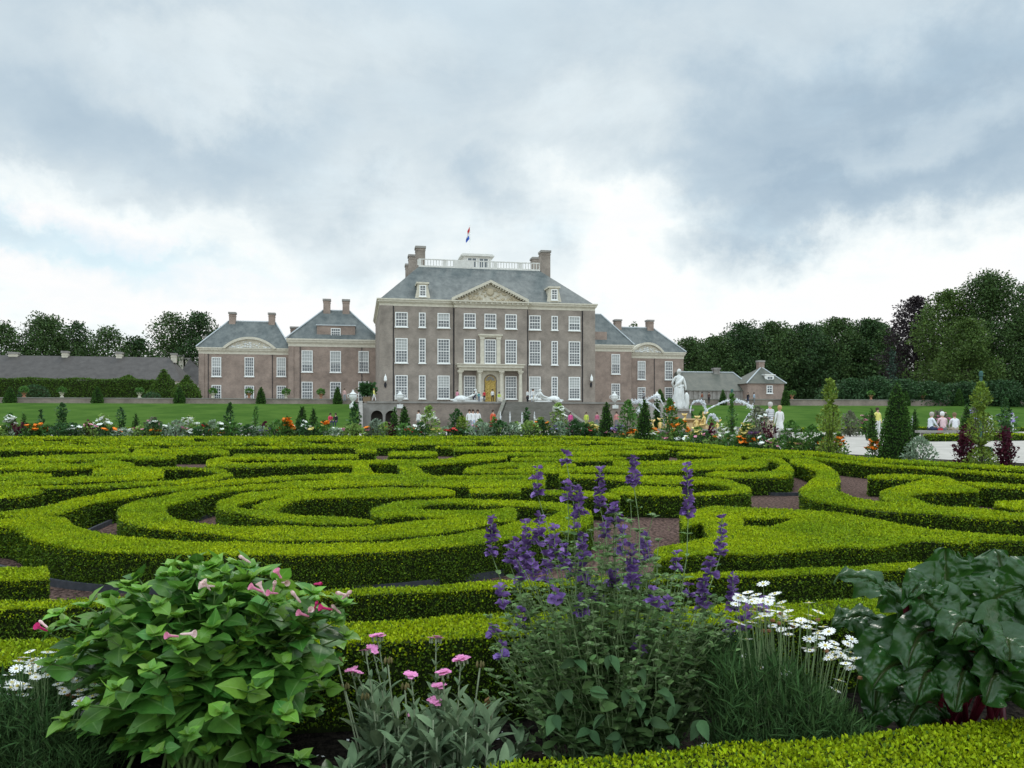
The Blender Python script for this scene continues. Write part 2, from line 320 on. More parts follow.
def leaf_size(d): return np.clip(.0028*d,.0135,.09)
def hedge(name, strokes, t, label, group=None, z0=0.0, new_side=.17, dens=1.0):
    """strokes: lists of rungs ((x,y),(x,y)) on the ground plan; one mesh: woody body and leaves"""
    b=MB()
    for rungs in strokes:
        A=np.array([r[0] for r in rungs],float); B=np.array([r[1] for r in rungs],float)
        n=6 if len(rungs)>2 else 10
        A=crom(A,n); B=crom(B,n)
        k=len(A)
        wob=lambda p,s: .012*np.sin(p[:,0]*3.1*s+1.3)+.012*np.sin(p[:,1]*4.3*s+.4)+.008*np.sin(p[:,0]*9.7+p[:,1]*7.1)
        mid=(A+B)/2; dirA=norm(np.c_[A-mid,np.zeros(k)])[:,:2]
        gi=np.minimum(.008+.0056*np.linalg.norm(mid,axis=1),np.linalg.norm(A-B,axis=1)*.24)[:,None]; A=A+dirA*(wob(A,1)[:,None]-gi); B=B-dirA*(wob(B,1.3)[:,None]-gi)
        dm=np.linalg.norm(mid,axis=1); ls=leaf_size(dm)
        ins=np.minimum(ls*.8,.06)[:,None]
        Ai=A-dirA*ins; Bi=B+dirA*ins
        top=t-np.minimum(ls*.55,.05)+.4*wob(mid,.7)
        # body: bottom A, top A, top B, bottom B
        V=np.concatenate([np.c_[Ai,np.full(k,z0-.01)],np.c_[Ai,top],np.c_[Bi,top],np.c_[Bi,np.full(k,z0-.01)]])
        i=np.arange(k-1)
        Fq=np.concatenate([np.c_[i+a*k,i+1+a*k,i+1+(a+1)*k,i+(a+1)*k] for a in range(3)])
        b.add(V,Fq,0); b.add([V[0],V[k],V[2*k],V[3*k]],[(0,1,2,3)],0); b.add([V[k-1],V[2*k-1],V[3*k-1],V[4*k-1]],[(3,2,1,0)],0)
        def scatter(p00,p10,p01,p11,nrm,is_top):
            # quads p00..p11 (k-1,3): bilinear samples weighted by leaf need
            e1=np.linalg.norm(p10-p00,axis=1)+np.linalg.norm(p11-p01,axis=1); e2=np.linalg.norm(p01-p00,axis=1)+np.linalg.norm(p11-p10,axis=1)
            area=e1*e2/4; s=leaf_size(np.linalg.norm((p00+p11)[:,:2]/2,axis=1))
            cnt=rng.poisson(area*dens*(5.2 if is_top else 4.4)/s**2)
            idx=np.repeat(np.arange(len(area)),cnt)
            if len(idx)==0: return
            a=rng.random(len(idx))[:,None]; c=rng.random(len(idx))[:,None]
            P=(p00[idx]*(1-a)+p10[idx]*a)*(1-c)+(p01[idx]*(1-a)+p11[idx]*a)*c
            nn=nrm[idx]; sz=s[idx]*rng.uniform(.65,1.25,len(idx))
            P=P+nn*((rng.random(len(idx))**2)*.7-(.60 if is_top else .80))[:,None]*sz[:,None]
            if is_top: P[:,2]+=.4*wob(P[:,:2],.7)
            d=norm(nn*.55+rand_dirs(len(idx))*.8+np.array([0,0,.25])); Rm=frames(d,norm(rand_dirs(len(idx))+nn*.7))
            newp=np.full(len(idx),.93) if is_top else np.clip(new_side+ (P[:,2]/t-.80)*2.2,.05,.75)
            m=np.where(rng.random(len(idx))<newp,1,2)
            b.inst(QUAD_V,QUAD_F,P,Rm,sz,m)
        z=lambda a,h: np.c_[a,np.full(len(a),h)]
        up=np.tile(np.array([0,0,1.0]),(k-1,1))
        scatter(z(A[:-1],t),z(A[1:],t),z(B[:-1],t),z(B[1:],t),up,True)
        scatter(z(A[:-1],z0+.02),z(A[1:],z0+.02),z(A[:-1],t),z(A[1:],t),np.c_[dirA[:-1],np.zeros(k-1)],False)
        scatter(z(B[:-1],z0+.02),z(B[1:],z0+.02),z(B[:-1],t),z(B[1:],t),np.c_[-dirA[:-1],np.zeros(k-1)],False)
        for e,f in ((0,1),(k-1,k-2)):
            nn=norm(np.r_[mid[e]-mid[f],0][None])
            scatter(z(A[e:e+1],z0+.02),z(B[e:e+1],z0+.02),z(A[e:e+1],t),z(B[e:e+1],t),nn,False)
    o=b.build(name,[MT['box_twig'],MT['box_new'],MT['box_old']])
    return tag(o,label,'hedge',group)

def st(t, *rungs):   # image rungs of the hedge top at height t -> ground plan
    out=[]
    for a,c in rungs: out.append((tuple(G(a[0],a[1],t)[:2]),tuple(G(c[0],c[1],t)[:2])))
    return out
T=.25
HG='clipped box hedges of the scroll parterre'
hedge('box_hedge',[st(T,((0,519),(0,527)),((30,517),(16,530)),((62,517),(34,541)),((75,526),(65,549)),((95,531),(100,553)),((130,537),(130,554.5)),((180,540),(180,555)),((256,541.5),(256,555)),((320,542),(320,555)),((380,540.5),(380,553)),((440,535),(440,549)),((488,529),(490,543)),((520,522),(535,537)),((545,518),(580,530)),((556,514),(598,520)),((553,510.5),(592,510)),((537.5,507.7),(569,503.8)),((509,506),(537.5,502)),((481,505.3),(497,499.8)),((450,503.8),(450,499)),((430,504.5),(425,499.6)),((419,508),(395,501.5)),((420,509),(372,507)),((433,510),(368,514)),((445,510.5),(378,518)),((460,511),(402,517)),((486,510.8),(441,519)),((511,508.5),(481,523)),((516,512),(515,523))),
 st(T,((0,512),(0,517.8)),((31,508.4),(45,517)),((50,504.5),(64,513)),((75,498.5),(78,507.7)),((94,495),(94,503)),((125,490.5),(125,498.3)),((160,486.6),(160,492)),((181,485),(181,490.5)),((212,482),(212,486.6)),((244,479.5),(244,483.4)),((275,477.2),(275,481.4)),((310,475.3),(310,479.5)),((350,473.5),(350,481)),((400,474.5),(400,480.3)),((432,476),(432,480)),((500,475.5),(500,479.5)),((545,476),(545,480))),
 st(T,((-60,520),(-60,528)),((0,519.4),(0,527)),((30,518),(18,530)),((50,520),(40,536)))],T,
 'large clipped box scroll behind the pink-flowered leafy plant, longest front of all',HG)
hedge('box_hedge',[st(T,((544,481),(544,488)),((497,480.3),(497,487.3)),((450,480.3),(450,486.6)),((425,479.5),(425,485.3)),((387.5,478.7),(387.5,484.7)),((347,480.3),(347,486.9)),((300,481.6),(300,489)),((275,483.4),(275,488.5)),((244,485.3),(244,490.5)),((212.5,489),(212.5,495)),((181,493),(187,501.5)),((135,501),(171,506)),((115,509),(167,512)),((112.5,516),(170,515)),((117,521),(178,519)),((131,526),(190,521.5)),((150,529.5),(205,523.5)),((181,532),(225,525)),((212,534.5),(256,525.6)),((256,540),(300,526)),((330,540),(345,526.5)),((370,539.5),(378,525)),((410,537),(405,521.5)),((438,534),(425,520)),((475,528),(450,518.5)),((500,521.5),(480,513)),((517,514),(511,508.5)))],T,
 'middle clipped box scroll curling inside the large front scroll',HG)
hedge('box_hedge',[st(T,((312,489.5),(312,492)),((275,491),(275,498)),((244,494.5),(246,503)),((222,499.5),(240,505)),((214,505.5),(240,508)),((217,511.5),(252,510)),((237.5,515.5),(275,511)),((275,521),(288,514)),((310,523.3),(310,516)),((347,524.4),(347,517.8)),((373,524),(373,520))),
 st(T,((454,491.6),(454,495.6)),((433,488),(433,496.3)),((387.5,487.3),(387.5,497.2)),((347,489.7),(347,497.8)),((300,493.6),(300,500.3)),((275,499.5),(283,507)),((250,506),(275,512)))],T,
 'innermost crescent of clipped box round a dark hollow in the front scroll',HG)
hedge('box_hedge',[st(T,((471,489),(470,494)),((490,488.5),(490,494)),((520,489),(520,493.6)))],T,'short straight box block between two scroll arms behind the purple spikes',HG)
hedge('box_hedge',[st(T,((542,490.5),(542,495.5)),((575,491.5),(575,496.5)),((600,493),(600,498)),((619,495),(619,499.5)))],T,'short box block with a rounded end beside the red gravel gap',HG)
hedge('box_hedge',[st(T,((575,463.5),(575,467.5)),((519,463),(519,467.5)),((489,464.7),(494,468.5)),((463,468.5),(488,469.2)),((462,472.5),(489,470)),((500,473),(500,470.2)),((543,473.5),(543,469.8)),((600,471.7),(600,466.5)),((647,473),(647,466.7)),((690,471),(690,465.5)),((730,469.5),(725,463.5)),((755,468),(742,461.5)),((766,465),(752,459)),((766,461),(750,457.8)),((752,456),(744,457)),((735,454.5),(735,456))),
 st(T,((519,466),(519,470.5)),((556,466),(556,470.8)))],T,'long hook-ended box ribbon sweeping across behind the purple flower spikes',HG)
hedge('box_hedge',[st(T,((640,476),(645,483.4)),((662,476),(662,484)),((694,478),(694,484)),((725,480.3),(718,485.6)),((745,485),(728,488)),((754,489),(730,490)),((752,493),(725,491)),((725,495.5),(700,492.5)),((694,496),(694,493)),((647,495.6),(647,489)),((620,495),(640,486)),((608,491.5),(625,486))),
 st(T,((560,474),(560,478)),((600,474.8),(600,479.5)),((645,476),(645,482.5))),st(T,((638,485.5),(638,492)),((681,486.5),(681,491.5)))],T,'rounded box ring behind the red gravel patch',HG)
hedge('box_hedge',[st(T,((614,461.5),(614,465.3)),((662,462),(662,465.3)),((705,460),(705,465)),((728,457.5),(736,462)),((727,455.5),(739,457)),((709,453.5),(712,456)),((678,452.3),(678,454)))],T,'thin curved box arm just inside the hook-ended ribbon',HG)
hedge('box_hedge',[st(T,((707,474),(707,476.5)),((722,471.5),(722,478)),((740,472.5),(740,478.5)),((760,472.5),(765,478.4)),((773,471),(788,477.5)),((778,467.5),(794,470)),((775,463.5),(790,463.5)),((766.5,460.6),(779,458.5)),((755,459),(766,457)))],T,'stubby hooked box hedge ending in a square face above the red gravel',HG)
hedge('box_hedge',[st(T,((791.5,459.5),(791.5,463.4)),((807,460.5),(805,467)),((823,465),(817,472.5)),((837,472.5),(815,478)),((841.5,480.3),(805.6,483.4)),((836,487.5),(798,492.5)),((842,493),(809,499.4)),((857,497.5),(834,505)),((877.5,500.6),(857,509)),((900,503.8),(900,513)),((940,506),(935,515)),((974,507),(973,519.4)),((1000,511),(1000,520.5)),((1024,512.5),(1024,521)),((1080,515),(1080,524))),
 st(T,((978.5,490),(976,492.8)),((961,484),(958,492.5)),((947,479.5),(931,493)),((918,481.5),(915,495)),((892,487.5),(910,498)),((879,493),(918,500)),((878,498),(930,503)),((888,502),(945,506)),((915,505),(960,508)))],T,
 'broad S-shaped box ribbon winding between the red gravel strips beside the boundary hedge',HG)
hedge('box_hedge',[st(T,((869,475.5),(868,479)),((903,475),(905,480)),((932,477),(933,480)),((950,479),(945,484)))],T,'small box block with a square end beside the second red gravel strip',HG)
hedge('box_hedge',[st(T,((961,482.7),(963,485)),((992,483.5),(992,488)),((1024,485),(1024,489)),((1080,486),(1080,491)))],T,'box arm running out of the picture just inside the double boundary hedge',HG)
hedge('box_hedge',[st(T,((997,501),(994,505.5)),((1024,500),(1024,510)),((1080,500),(1080,512)))],T,'blunt box end in the hollow of the S-shaped ribbon at the picture edge',HG)
hedge('box_hedge',[st(T,((680,514),(684,528)),((712,506.5),(712,521)),((745,507),(745,519.5)),((775,508.5),(775,519.5)),((810,511),(810,520))),
 st(T,((657,556),(658,566)),((657,548),(664,561)),((690,539.5),(690,557)),((720,534),(720,554)),((745,525.5),(745,555)),((775,525.5),(775,554)),((808,514),(808,549))),
 st(T,((700,519),(712,539)),((722,517),(730,540)),((742,518),(742,527))),
 st(T,((795,510),(795,552)),((835,513),(840,548.5)),((872,519),(877,549.5)),((915,527),(916,542.5)),((961,531),(961,544)),((1024,535.5),(1024,541)),((1080,538),(1080,542)))],T,
 'broad flat box panel with a notch and a slit hole, tapering towards the chard',HG)
hedge('box_hedge',[st(T,((-60,490),(-60,500)),((0,489.7),(2,498.8)),((20,490),(20,497.5)),((41,491),(42.5,494)))],T,'square-ended box block at the picture edge behind the large front scroll',HG)
hedge('box_hedge',[st(T,((-60,482.5),(-60,488)),((0,482),(0,486)),((52,478.5),(52,484)),((94,477),(94,482)),((150,477),(150,480.3)),((154,479.2),(154,481)))],T,'slim tapering box arm just beyond the square-ended block',HG)
hedge('box_hedge',[st(T,((-60,488.5),(-60,490.5)),((0,487),(0,489.5)),((42,486.5),(42,489)),((87.5,485),(87.5,488)),((110,483.4),(110,487.3)),((160,481),(160,484.2)),((181,480.3),(183,484)),((207,477),(213,480.5)),((218,474),(234,476)),((212,472.3),(230,472)),((200,470.5),(214,468.8)),((162,469.8),(165,468)))],T,'box hedge looping back on itself round a dark hollow beyond the front scroll',HG)
hedge('box_hedge',[st(T,((94,469.7),(94,475)),((125,468.6),(125,476)),((150,468.4),(150,478)),((162.5,469),(162.5,478)))],T,'wide box block with a blunt end inside the loop-shaped hedge',HG)
hedge('box_hedge',[st(T,((-60,475),(-60,482)),((0,474),(0,480.5)),((19,472.5),(19,480)),((51,474.5),(51,478)))],T,'low rounded box arm at the picture edge beyond the slim tapering arm',HG)
hedge('box_hedge',[st(T,((-60,467),(-60,471)),((0,466),(0,470)),((40,464),(40,470.2)),((81,464.5),(81,469)),((92,466.5),(92,468.2)))],T,'box hedge with a tall square end face beyond the low rounded arm',HG)
hedge('box_hedge',[st(T,((82,464),(84,467.5)),((94,463),(94,467.2)),((109,461),(109,467.3)),((133,464),(133,468)))],T,'short humped box block beside the tall square end face',HG)
hedge('box_hedge',[st(T,((-60,459),(-60,465)),((0,458.5),(0,464)),((28,457),(28,463.5)),((81,455.3),(81,461.5)),((125,453.7),(125,459)),((150,455),(150,460)),((175,455.3),(175,458.4)))],T,'long box hedge ending by the patch of white gravel',HG)
hedge('box_hedge',[st(T,((135,450),(135,453.3)),((180,449.5),(180,454)),((212,449.5),(212,454)),((228,452),(228,455)))],T,'small box lobe beyond the white gravel patch',HG)
hedge('box_hedge',[st(T,((310,458),(310,460.5)),((256,456.5),(256,459.3)),((235,457),(240,460.5)),((218,458.5),(232,461)),((203,462),(230,462)),((206,466),(234,463)),((225,467.5),(245,463.5)),((260,466.5),(260,463.5)),((310,465.5),(310,462)),((349,466.5),(349,462)))],T,'flattened oval box ring beside the white gravel patch',HG)
hedge('box_hedge',[st(T,((300,461.5),(300,463.8)),((349,461.5),(349,465.5)),((375,461),(375,464)),((417,460),(417,465.3)),((445,459.3),(445,464)),((458,457.5),(461,463)),((470,455),(475,462)),((506,453.5),(506,459))),
 st(T,((348,463),(372,463)),((348,470),(376,470)),((346,477),(382,477))),st(T,((394,463),(417,463.5)),((397,470),(425,471)),((400,477),(438,477)))],T,'box cross arm with two short bridges enclosing a square pit behind the middle scroll',HG)
hedge('box_hedge',[st(T,((357,448.5),(357,452.5)),((375,448.5),(375,452.5)))],T,'small square box block beside a bright gravel spot beyond the square pit',HG)
hedge('box_hedge',[st(T,((235,455),(235,457)),((300,455.3),(300,457.6)),((357,455),(357,458.3)))],T,'narrow straight box hedge in front of the small square block',HG)
hedge('box_hedge',[st(T,((389,452.5),(389,455.8)),((430,452),(430,456)),((436,454),(436,455.8))),],T,'low tapering box hedge beside the bright gravel spot',HG)
hedge('box_hedge',[st(T,((-60,447.5),(-60,450.8)),((0,447.3),(0,450.3)),((62,446.8),(62,450.2)),((109,448.3),(109,451.2)),((128,450.3),(128,451.8)))],T,'long straight box hedge with a deep dark face beyond the white gravel',HG)
hedge('box_hedge',[st(T,((500,453.3),(500,455)),((540,453),(540,456.6)),((600,451.8),(600,455.5)),((650,451),(650,454)),((668,451.5),(668,453)))],T,'shallow box arm below the distant scrolls, behind the tallest purple spike',HG)
hedge('box_hedge',[st(T,((512,458.8),(512,461)),((550,457.8),(550,461.2)),((604,457.2),(604,460.6)),((625,458),(625,459.6)))],T,'thin box bar just behind the hook-ended ribbon',HG)
hedge('box_hedge',[st(T,((455,448),(455,451)),((520,447.6),(520,450.6)),((590,447),(590,450.4)),((640,446.6),(640,449.6)),((643,448),(643,449.4)))],T,'longest shallow box bar before the distant scrolls',HG)
# double boundary hedge and the border hedges round the flower bed
BT=.25
hedge('boundary_hedge',[st(BT,((562,436.8),(562,438.2)),((600,438),(600,439.9)),((678,443),(678,445)),((740,448.3),(740,450.8)),((818,452.5),(818,455.6)),((864,457.7),(864,461)),((944,462.5),(944,465.6)),((1024,467.8),(1024,471)),((1120,474),(1120,477.5)),((1400,494),(1400,500)))],BT,'long outer box boundary hedge running along the far flower border')
hedge('boundary_hedge',[st(BT,((600,441.5),(600,443)),((678,447.2),(678,449.2)),((740,452),(740,454.6)),((802,456.5),(802,459)),((864,463),(864,465)),((944,468.7),(944,471)),((1024,474),(1024,477.2)),((1120,480.5),(1120,484)),((1400,502),(1400,508)))],BT,'long inner box boundary hedge on the parterre side of the outer one')
hedge('border_hedge',[st(.27,((-80,603),(-80,615)),((0,600),(0,610)),((420,584),(420,593)),((768,569),(768,577)),((1000,560),(1000,568)),((1600,536),(1600,544)))],.27,'thin straight border hedge, second in front of the scrolls')
hedge('border_hedge',[st(.30,((-80,644),(-80,674)),((0,639.5),(0,666)),((334,622),(334,648)),((490,615),(490,640)),((768,601),(768,624)),((1600,558),(1600,580)))],.30,'straight border hedge directly behind the foreground flowers')
hedge('border_hedge',[st(.22,((330,786),(330,870)),((520,766),(520,840)),((760,741),(760,810)),((1024,713),(1024,780)),((1500,663),(1500,728)))],.22,'closest border hedge, its leafy top cut by the bottom edge of the picture',dens=.9)
hedge('border_hedge',[st(.27,((-80,569),(-80,586)),((0,567),(0,583)),((47,567),(49,581)))],.27,'short square-ended border hedge behind the leafy pink-flowered plant')
# the many far scrolls
def far_hedges():
    fr=random.Random(5); d=22.6; n=0
    xr=lambda d: np.interp(d,[22,27,30,35],[3.0,3.2,2.7,1.8])
    while d<35.0:
        x=-.70*d-2+fr.uniform(0,3)
        wd=fr.uniform(.5,1.0); ph=fr.uniform(0,6.3); am=fr.uniform(.12,.35)
        while x<xr(d)-.8:
            ln=fr.uniform(1.8,7.5); x1=min(x+ln,xr(d))
            if x1-x>.8:
                xs=np.linspace(x,x1,6); y=d+am*np.sin(xs*.8+ph)+xs*.02
                wv=np.interp(xs,[x,x+.5,x1-.5,x1],[.6,1,1,.6])*wd
                hook=fr.random()<.35
                r=[((a,c-w_/2),(a,c+w_/2)) for a,c,w_ in zip(xs,y,wv)]
                S=[r]
                if hook:
                    a,c=xs[-1],y[-1]; sg=fr.choice((-1,1)); S.append([((a-.3,c),(a+.25,c)),((a-.25,c+sg*.45),(a+.35,c+sg*.5)),((a-.5,c+sg*.7),(a-.3,c+sg*1.1)),((a-1.2,c+sg*.7),(a-1.2,c+sg*1.05))])
                hedge('far_hedge',S,T,'low clipped box scroll among the many at the distant end of the parterre','distant box scrolls of the parterre'); n+=1
            x=x1+fr.choice((.4,.8,1.2,1.8))
        d+=wd+fr.choice((.8,1.1,1.4,1.8))
far_hedges()
hedge('border_hedge',[[((-30,33.5),(-30,34.1)),((-10,34.6),(-10,35.2)),((2.4,35.2),(2.4,35.8))]],.25,'straight box hedge closing the distant end of the parterre against the flowers')
# dark edging boards at the foot of the front scroll
def edging(name, pts, t0, label, hh=.05):
    b=MB(); P=crom([tuple(G(x,y,0)[:2]) for x,y in pts],5)
    k=len(P); tg=norm(np.gradient(P,axis=0)); nn=np.c_[-tg[:,1],tg[:,0]]*.012
    V=np.concatenate([np.c_[P-nn,np.zeros(k)],np.c_[P-nn,np.full(k,hh)],np.c_[P+nn,np.full(k,hh)],np.c_[P+nn,np.zeros(k)]]); i=np.arange(k-1)
    b.add(V,np.concatenate([np.c_[i+a*k,i+1+a*k,i+1+(a+1)*k,i+(a+1)*k] for a in range(3)]))
    return tag(b.build(name,MT['edge']),label,'garden edging')
MT['edge']=mat('dark_edging_board',(.055,.058,.066),.7,noise=(20,(.035,.037,.042),3))
edging('edging_board',[(-20,566),(20,578),(60,588),(130,594),(256,595),(380,592),(440,586),(500,577),(560,564)],0,'dark edging board along the foot of the large front scroll')
edging('edging_board',[(74,543),(90,534),(104,527.5),(118,521),(135,514)],0,'dark edging board in the slot behind the large front scroll')
edging('edging_board',[(183,527),(200,521),(214,516.5),(232,512)],0,'dark edging board in the small red gravel gap of the middle scroll')
edging('edging_board',[(752,494.5),(775,496),(800,496)],0,'dark edging board below the stubby hooked hedge')

# clippings and old leaves lying on the gravel
b=MB(); n=1500; y=rng.uniform(3.3,13,n); x=rng.uniform(-.62,.62,n)*y*1.05; b.inst(QUAD_V,QUAD_F,np.c_[x,y,np.full(n,.008)],frames(norm(np.c_[rng.normal(size=(n,2)),np.full(n,.08)]),np.tile([0,0,1.0],(n,1))),rng.uniform(.012,.03,n),rng.integers(0,2,n))
o=b.build('hedge_clippings',[mat('dry_leaf',(.16,.10,.04),.9,var=.5),MT['box_old']]); tag(o,'scattered dry leaves and clippings on the red gravel','clippings',kind='stuff')
# ------------------------------------------------------------------ palace frame and buildings
ZT=H+(HOR-403)*D0/F            # terrace level, about 3.3 m
def uz(px,py,v):
    """picture point on the upright plane v metres behind the palace front -> (u, z above the terrace)"""
    k=(px-512)/F; X0,Y0=P0.x,P0.y
    u=(k*(Y0+v*CT)-X0+v*ST)/(CT-k*ST); Y=Y0+u*ST+v*CT
    return u, H+(HOR-py)*Y/F-ZT
def wp(u,v,z): x,y=uv(u,v); return Vector((x,y,ZT+z))

def window_mesh(w,h,nx,ny,tr=.5,blind=0.0):
    """white sash window: outer frame, meeting rail, glazing bars; the pane is a child"""
    f=MB(); fw=.13
    f.box(-w/2,w/2,-.06,.10,0,fw); f.box(-w/2,w/2,-.06,.10,h-fw,h)
    f.box(-w/2,-w/2+fw,-.061,.101,fw,h-fw); f.box(w/2-fw,w/2,-.061,.101,fw,h-fw)
    f.box(-w/2-.10,w/2+.10,-.16,.10,-.14,-.002)
    iw=w-2*fw; ih=h-2*fw
    for i in range(1,nx):
        x=-iw/2+iw*i/nx; f.box(x-.024,x+.024,-.015,.03,fw,h-fw)
    for j in range(1,ny):
        z=fw+ih*j/ny; t=.055 if abs(j/ny-tr)<.5/ny else .024; f.box(-iw/2,iw/2,-.02 if t<.05 else -.03,.031,z-t,z+t)
    g=MB(); g.box(-iw/2,iw/2,.034,.06,fw,h-fw)
    bl=None
    if blind>0:
        bl=MB(); bl.box(-iw/2+.01,iw/2-.01,.0305,.0335,fw+ih*(1-blind),h-fw-.01)
    return f,g,bl
WCACHE={}
MT['blind']=mat('pale_roller_blind',(.38,.39,.38),.8)
def window(parent, u, v, z, w,h,nx,ny,tr=.5,blind=0.0, rz=0.0):
    key=(round(w,2),round(h,2),nx,ny,tr,round(blind,1))
    if key not in WCACHE:
        f,g,bl=window_mesh(w,h,nx,ny,tr,blind)
        WCACHE[key]=(f.build('window',MT['white'],link=False),g.build('pane',MT['glass'],link=False),bl.build('blind',MT['blind'],link=False) if bl else None)
    a,b,c=WCACHE[key]
    o=bpy.data.objects.new('window',a); COL.objects.link(o); o.parent=parent; o.location=(u,v-.075,z); o.rotation_euler=(0,0,rz)
    for nm,me in (('pane',b),('blind',c)):
        if me: p=bpy.data.objects.new(nm,me); COL.objects.link(p); p.parent=o
    return o
def wall_box(b,u0,u1,v0,v1,z0,z1,m=0): b.box(u0,u1,v0,v1,z0,z1,m)
def hip_roof(u0,u1,v0,v1,ru0,ru1,rv0,rv1,z0,z1,ov=.55):
    b=MB()
    V=[(u0-ov,v0-ov,z0),(u1+ov,v0-ov,z0),(u1+ov,v1+ov,z0),(u0-ov,v1+ov,z0),(ru0,rv0,z1),(ru1,rv0,z1),(ru1,rv1,z1),(ru0,rv1,z1)]
    b.add(V,[(3,2,1,0),(4,5,6,7),(0,1,5,4),(1,2,6,5),(2,3,7,6),(3,0,4,7)]); return b
def chimney(parent,u,v,z0,z1,w,dp,m='brick'):
    b=MB(); b.box(u-w/2,u+w/2,v-dp/2,v+dp/2,z0,z1-.35,0); b.box(u-w/2-.12,u+w/2+.12,v-dp/2-.12,v+dp/2+.12,z1-.35,z1,1)
    b.box(u-w/2-.05,u+w/2+.05,v-dp/2-.05,v+dp/2+.05,z1-.75,z1-.6,0)
    return b.build('chimney',[MT[m],MT['stone_grey']],parent)
def cornice(parent,u0,u1,v0,v1,z0,z1,depth=.7,name='cornice',teeth=True):
    """cream frieze with stepped mouldings and small blocks under the eaves, round a rectangular body"""
    b=MB(); hh=z1-z0
    for k,(a,c,e) in enumerate(((0,.42,.06),(.42,.55,.18),(.55,.80,.30),(.80,1,depth))):
        b.box(u0-e,u1+e,v0-e,v1+e,z0+a*hh+.001*k,z0+c*hh)
    if teeth:
        n=int((u1-u0)/.75)
        for i in range(n+1):
            u=u0+(u1-u0)*i/n; b.box(u-.13,u+.13,v0-depth+.08,v0-.31,z0+.56*hh,z0+.795*hh)
    return b.build(name,MT['cream'],parent)
def pipe(parent,u,v,z0,z1):
    b=MB(); b.tube([(u,v-.09,z0),(u,v-.09,z1)],.06,6); return b.build('drainpipe',MT['dark'],parent)

P_BR='brick'
palace=thing('palace','tall grey-brown brick palace block with a carved pediment, rooftop balustrade and gilded arched door','palace',wp(0,0,0),TH)
uL,_=uz(379.6,300,0); uR,_=uz(594.6,300,0); DEP=27.0
zc0=uz(382,305.5,0)[1]; zc1=uz(380,298.2,0)[1]
cb0=uz(360+.2539*372,300,0)[0]; cb1=uz(360+.2539*655,300,0)[0]
b=MB(); b.box(uL,uR,0,DEP,-.2,zc0+.05); b.box(cb0,cb1,-.55,-.001,-.2,zc0+.04)
# shallow corner strips of the front
for a,c in ((uL-.02,uL+1.9),(uR-1.9,uR+.02)): b.box(a,c,-.22,-.002,-.2,zc0+.03)
b.build('wall',MT['brick'],palace)
cornice(palace,uL,uR,0,DEP,zc0,zc1,.42); cornice(palace,cb0-.05,cb1+.05,-.6,2,zc0-.06,zc1-.1,.55,'entablature')
ru0=uz(360+.2539*232,266,7)[0]; ru1=uz(360+.2539*712,268,7)[0]; zr=uz(360+.2539*232,220+.2539*182,7)[1]
hip_roof(uL,uR,0,DEP,ru0,ru1,7.5,DEP-7.5,zc1+.01,zr,-.12).build('roof',MT['slate'],palace)
# rooftop platform with balustrade
ba=MB(); zb=zr+.02; bh=1.35
ba.box(ru0,ru1,7.5,DEP-7.5,zr+.01,zr+.16)
for v in (7.6,DEP-7.7):
    ba.box(ru0,ru1,v,v+.16,zr+bh-.16,zr+bh); ba.box(ru0,ru1,v,v+.16,zr+.161,zr+.30)
    n=int((ru1-ru0)/.45)
    for i in range(n+1):
        u=ru0+.1+(ru1-ru0-.2)*i/n; wd=.30 if i%9==0 else .055
        ba.box(u-wd,u+wd,v+.02,v+.14,zr+.30,zr+bh-.16)
uc=(ru0+ru1)/2
ba.box(uc-4.3,uc-1.0,7.55,7.80,zr+.2,zr+bh-.1)
ba.build('balustrade',MT['pale_stone'],palace)
l0=uz(360+.2539*408,255,11)[0]; l1=uz(360+.2539*517,255,11)[0]; zl=uz(480,220+.2539*134,10.6)[1]
la=MB(); la.box(l0,l1,11,16,zr+.17,zl-.35); la.box(l0-.45,l1+.45,10.55,16.45,zl-.34,zl-.12); la.box(l0-.2,l1+.2,10.8,16.2,zl-.119,zl+.08)
lan=la.build('rooftop_lantern',MT['pale_stone'],palace)
for i in range(2):
    g=MB(); c=l0+(l1-l0)*(.3+.42*i); g.box(c-.75,c+.75,10.95,10.985,zr+.9,zl-.7); 
    for k in range(3): g.box(c-.78+.74*k,c-.72+.74*k+.04,10.92,10.949,zr+.88,zl-.68,1)
    g.build('pane',[MT['glass'],MT['white']],lan)
for cx,cy,w_,vv in ((237,107,1.45,8.6),(727,124,1.5,8.6),(207,140,1.3,14),(193,176,1.2,22),(690,150,1.3,DEP-8)):
    u,z=uz(360+.2539*cx,220+.2539*cy,vv); chimney(palace,u,vv,zr-(2.6 if vv<20 else 5),z,w_,1.9)
# dormers
for cx,cy0,cy1 in ((247,245,304),(765,262,318)):
    vv=.35; u,z0=uz(360+.2539*cx,220+.2539*cy1,vv); z1=uz(360+.2539*cx,220+.2539*cy0,vv)[1]
    d_=MB(); d_.box(u-.75,u+.75,vv,vv+4,z0-.6,z1-.25); d_.box(u-.95,u+.95,vv-.2,vv+4,z1-.249,z1); d_.prism([(u-1.15,z0-.2),(u-.751,z0-.2),(u-.751,z1-.5)],vv+.05,vv+.3); d_.prism([(u+.751,z0-.2),(u+1.15,z0-.2),(u+.751,z1-.5)],vv+.05,vv+.3)
    do=d_.build('dormer',MT['cream'],palace); window(do,u,vv-.02,z0+.1,1.0,z1-z0-.55,2,4)
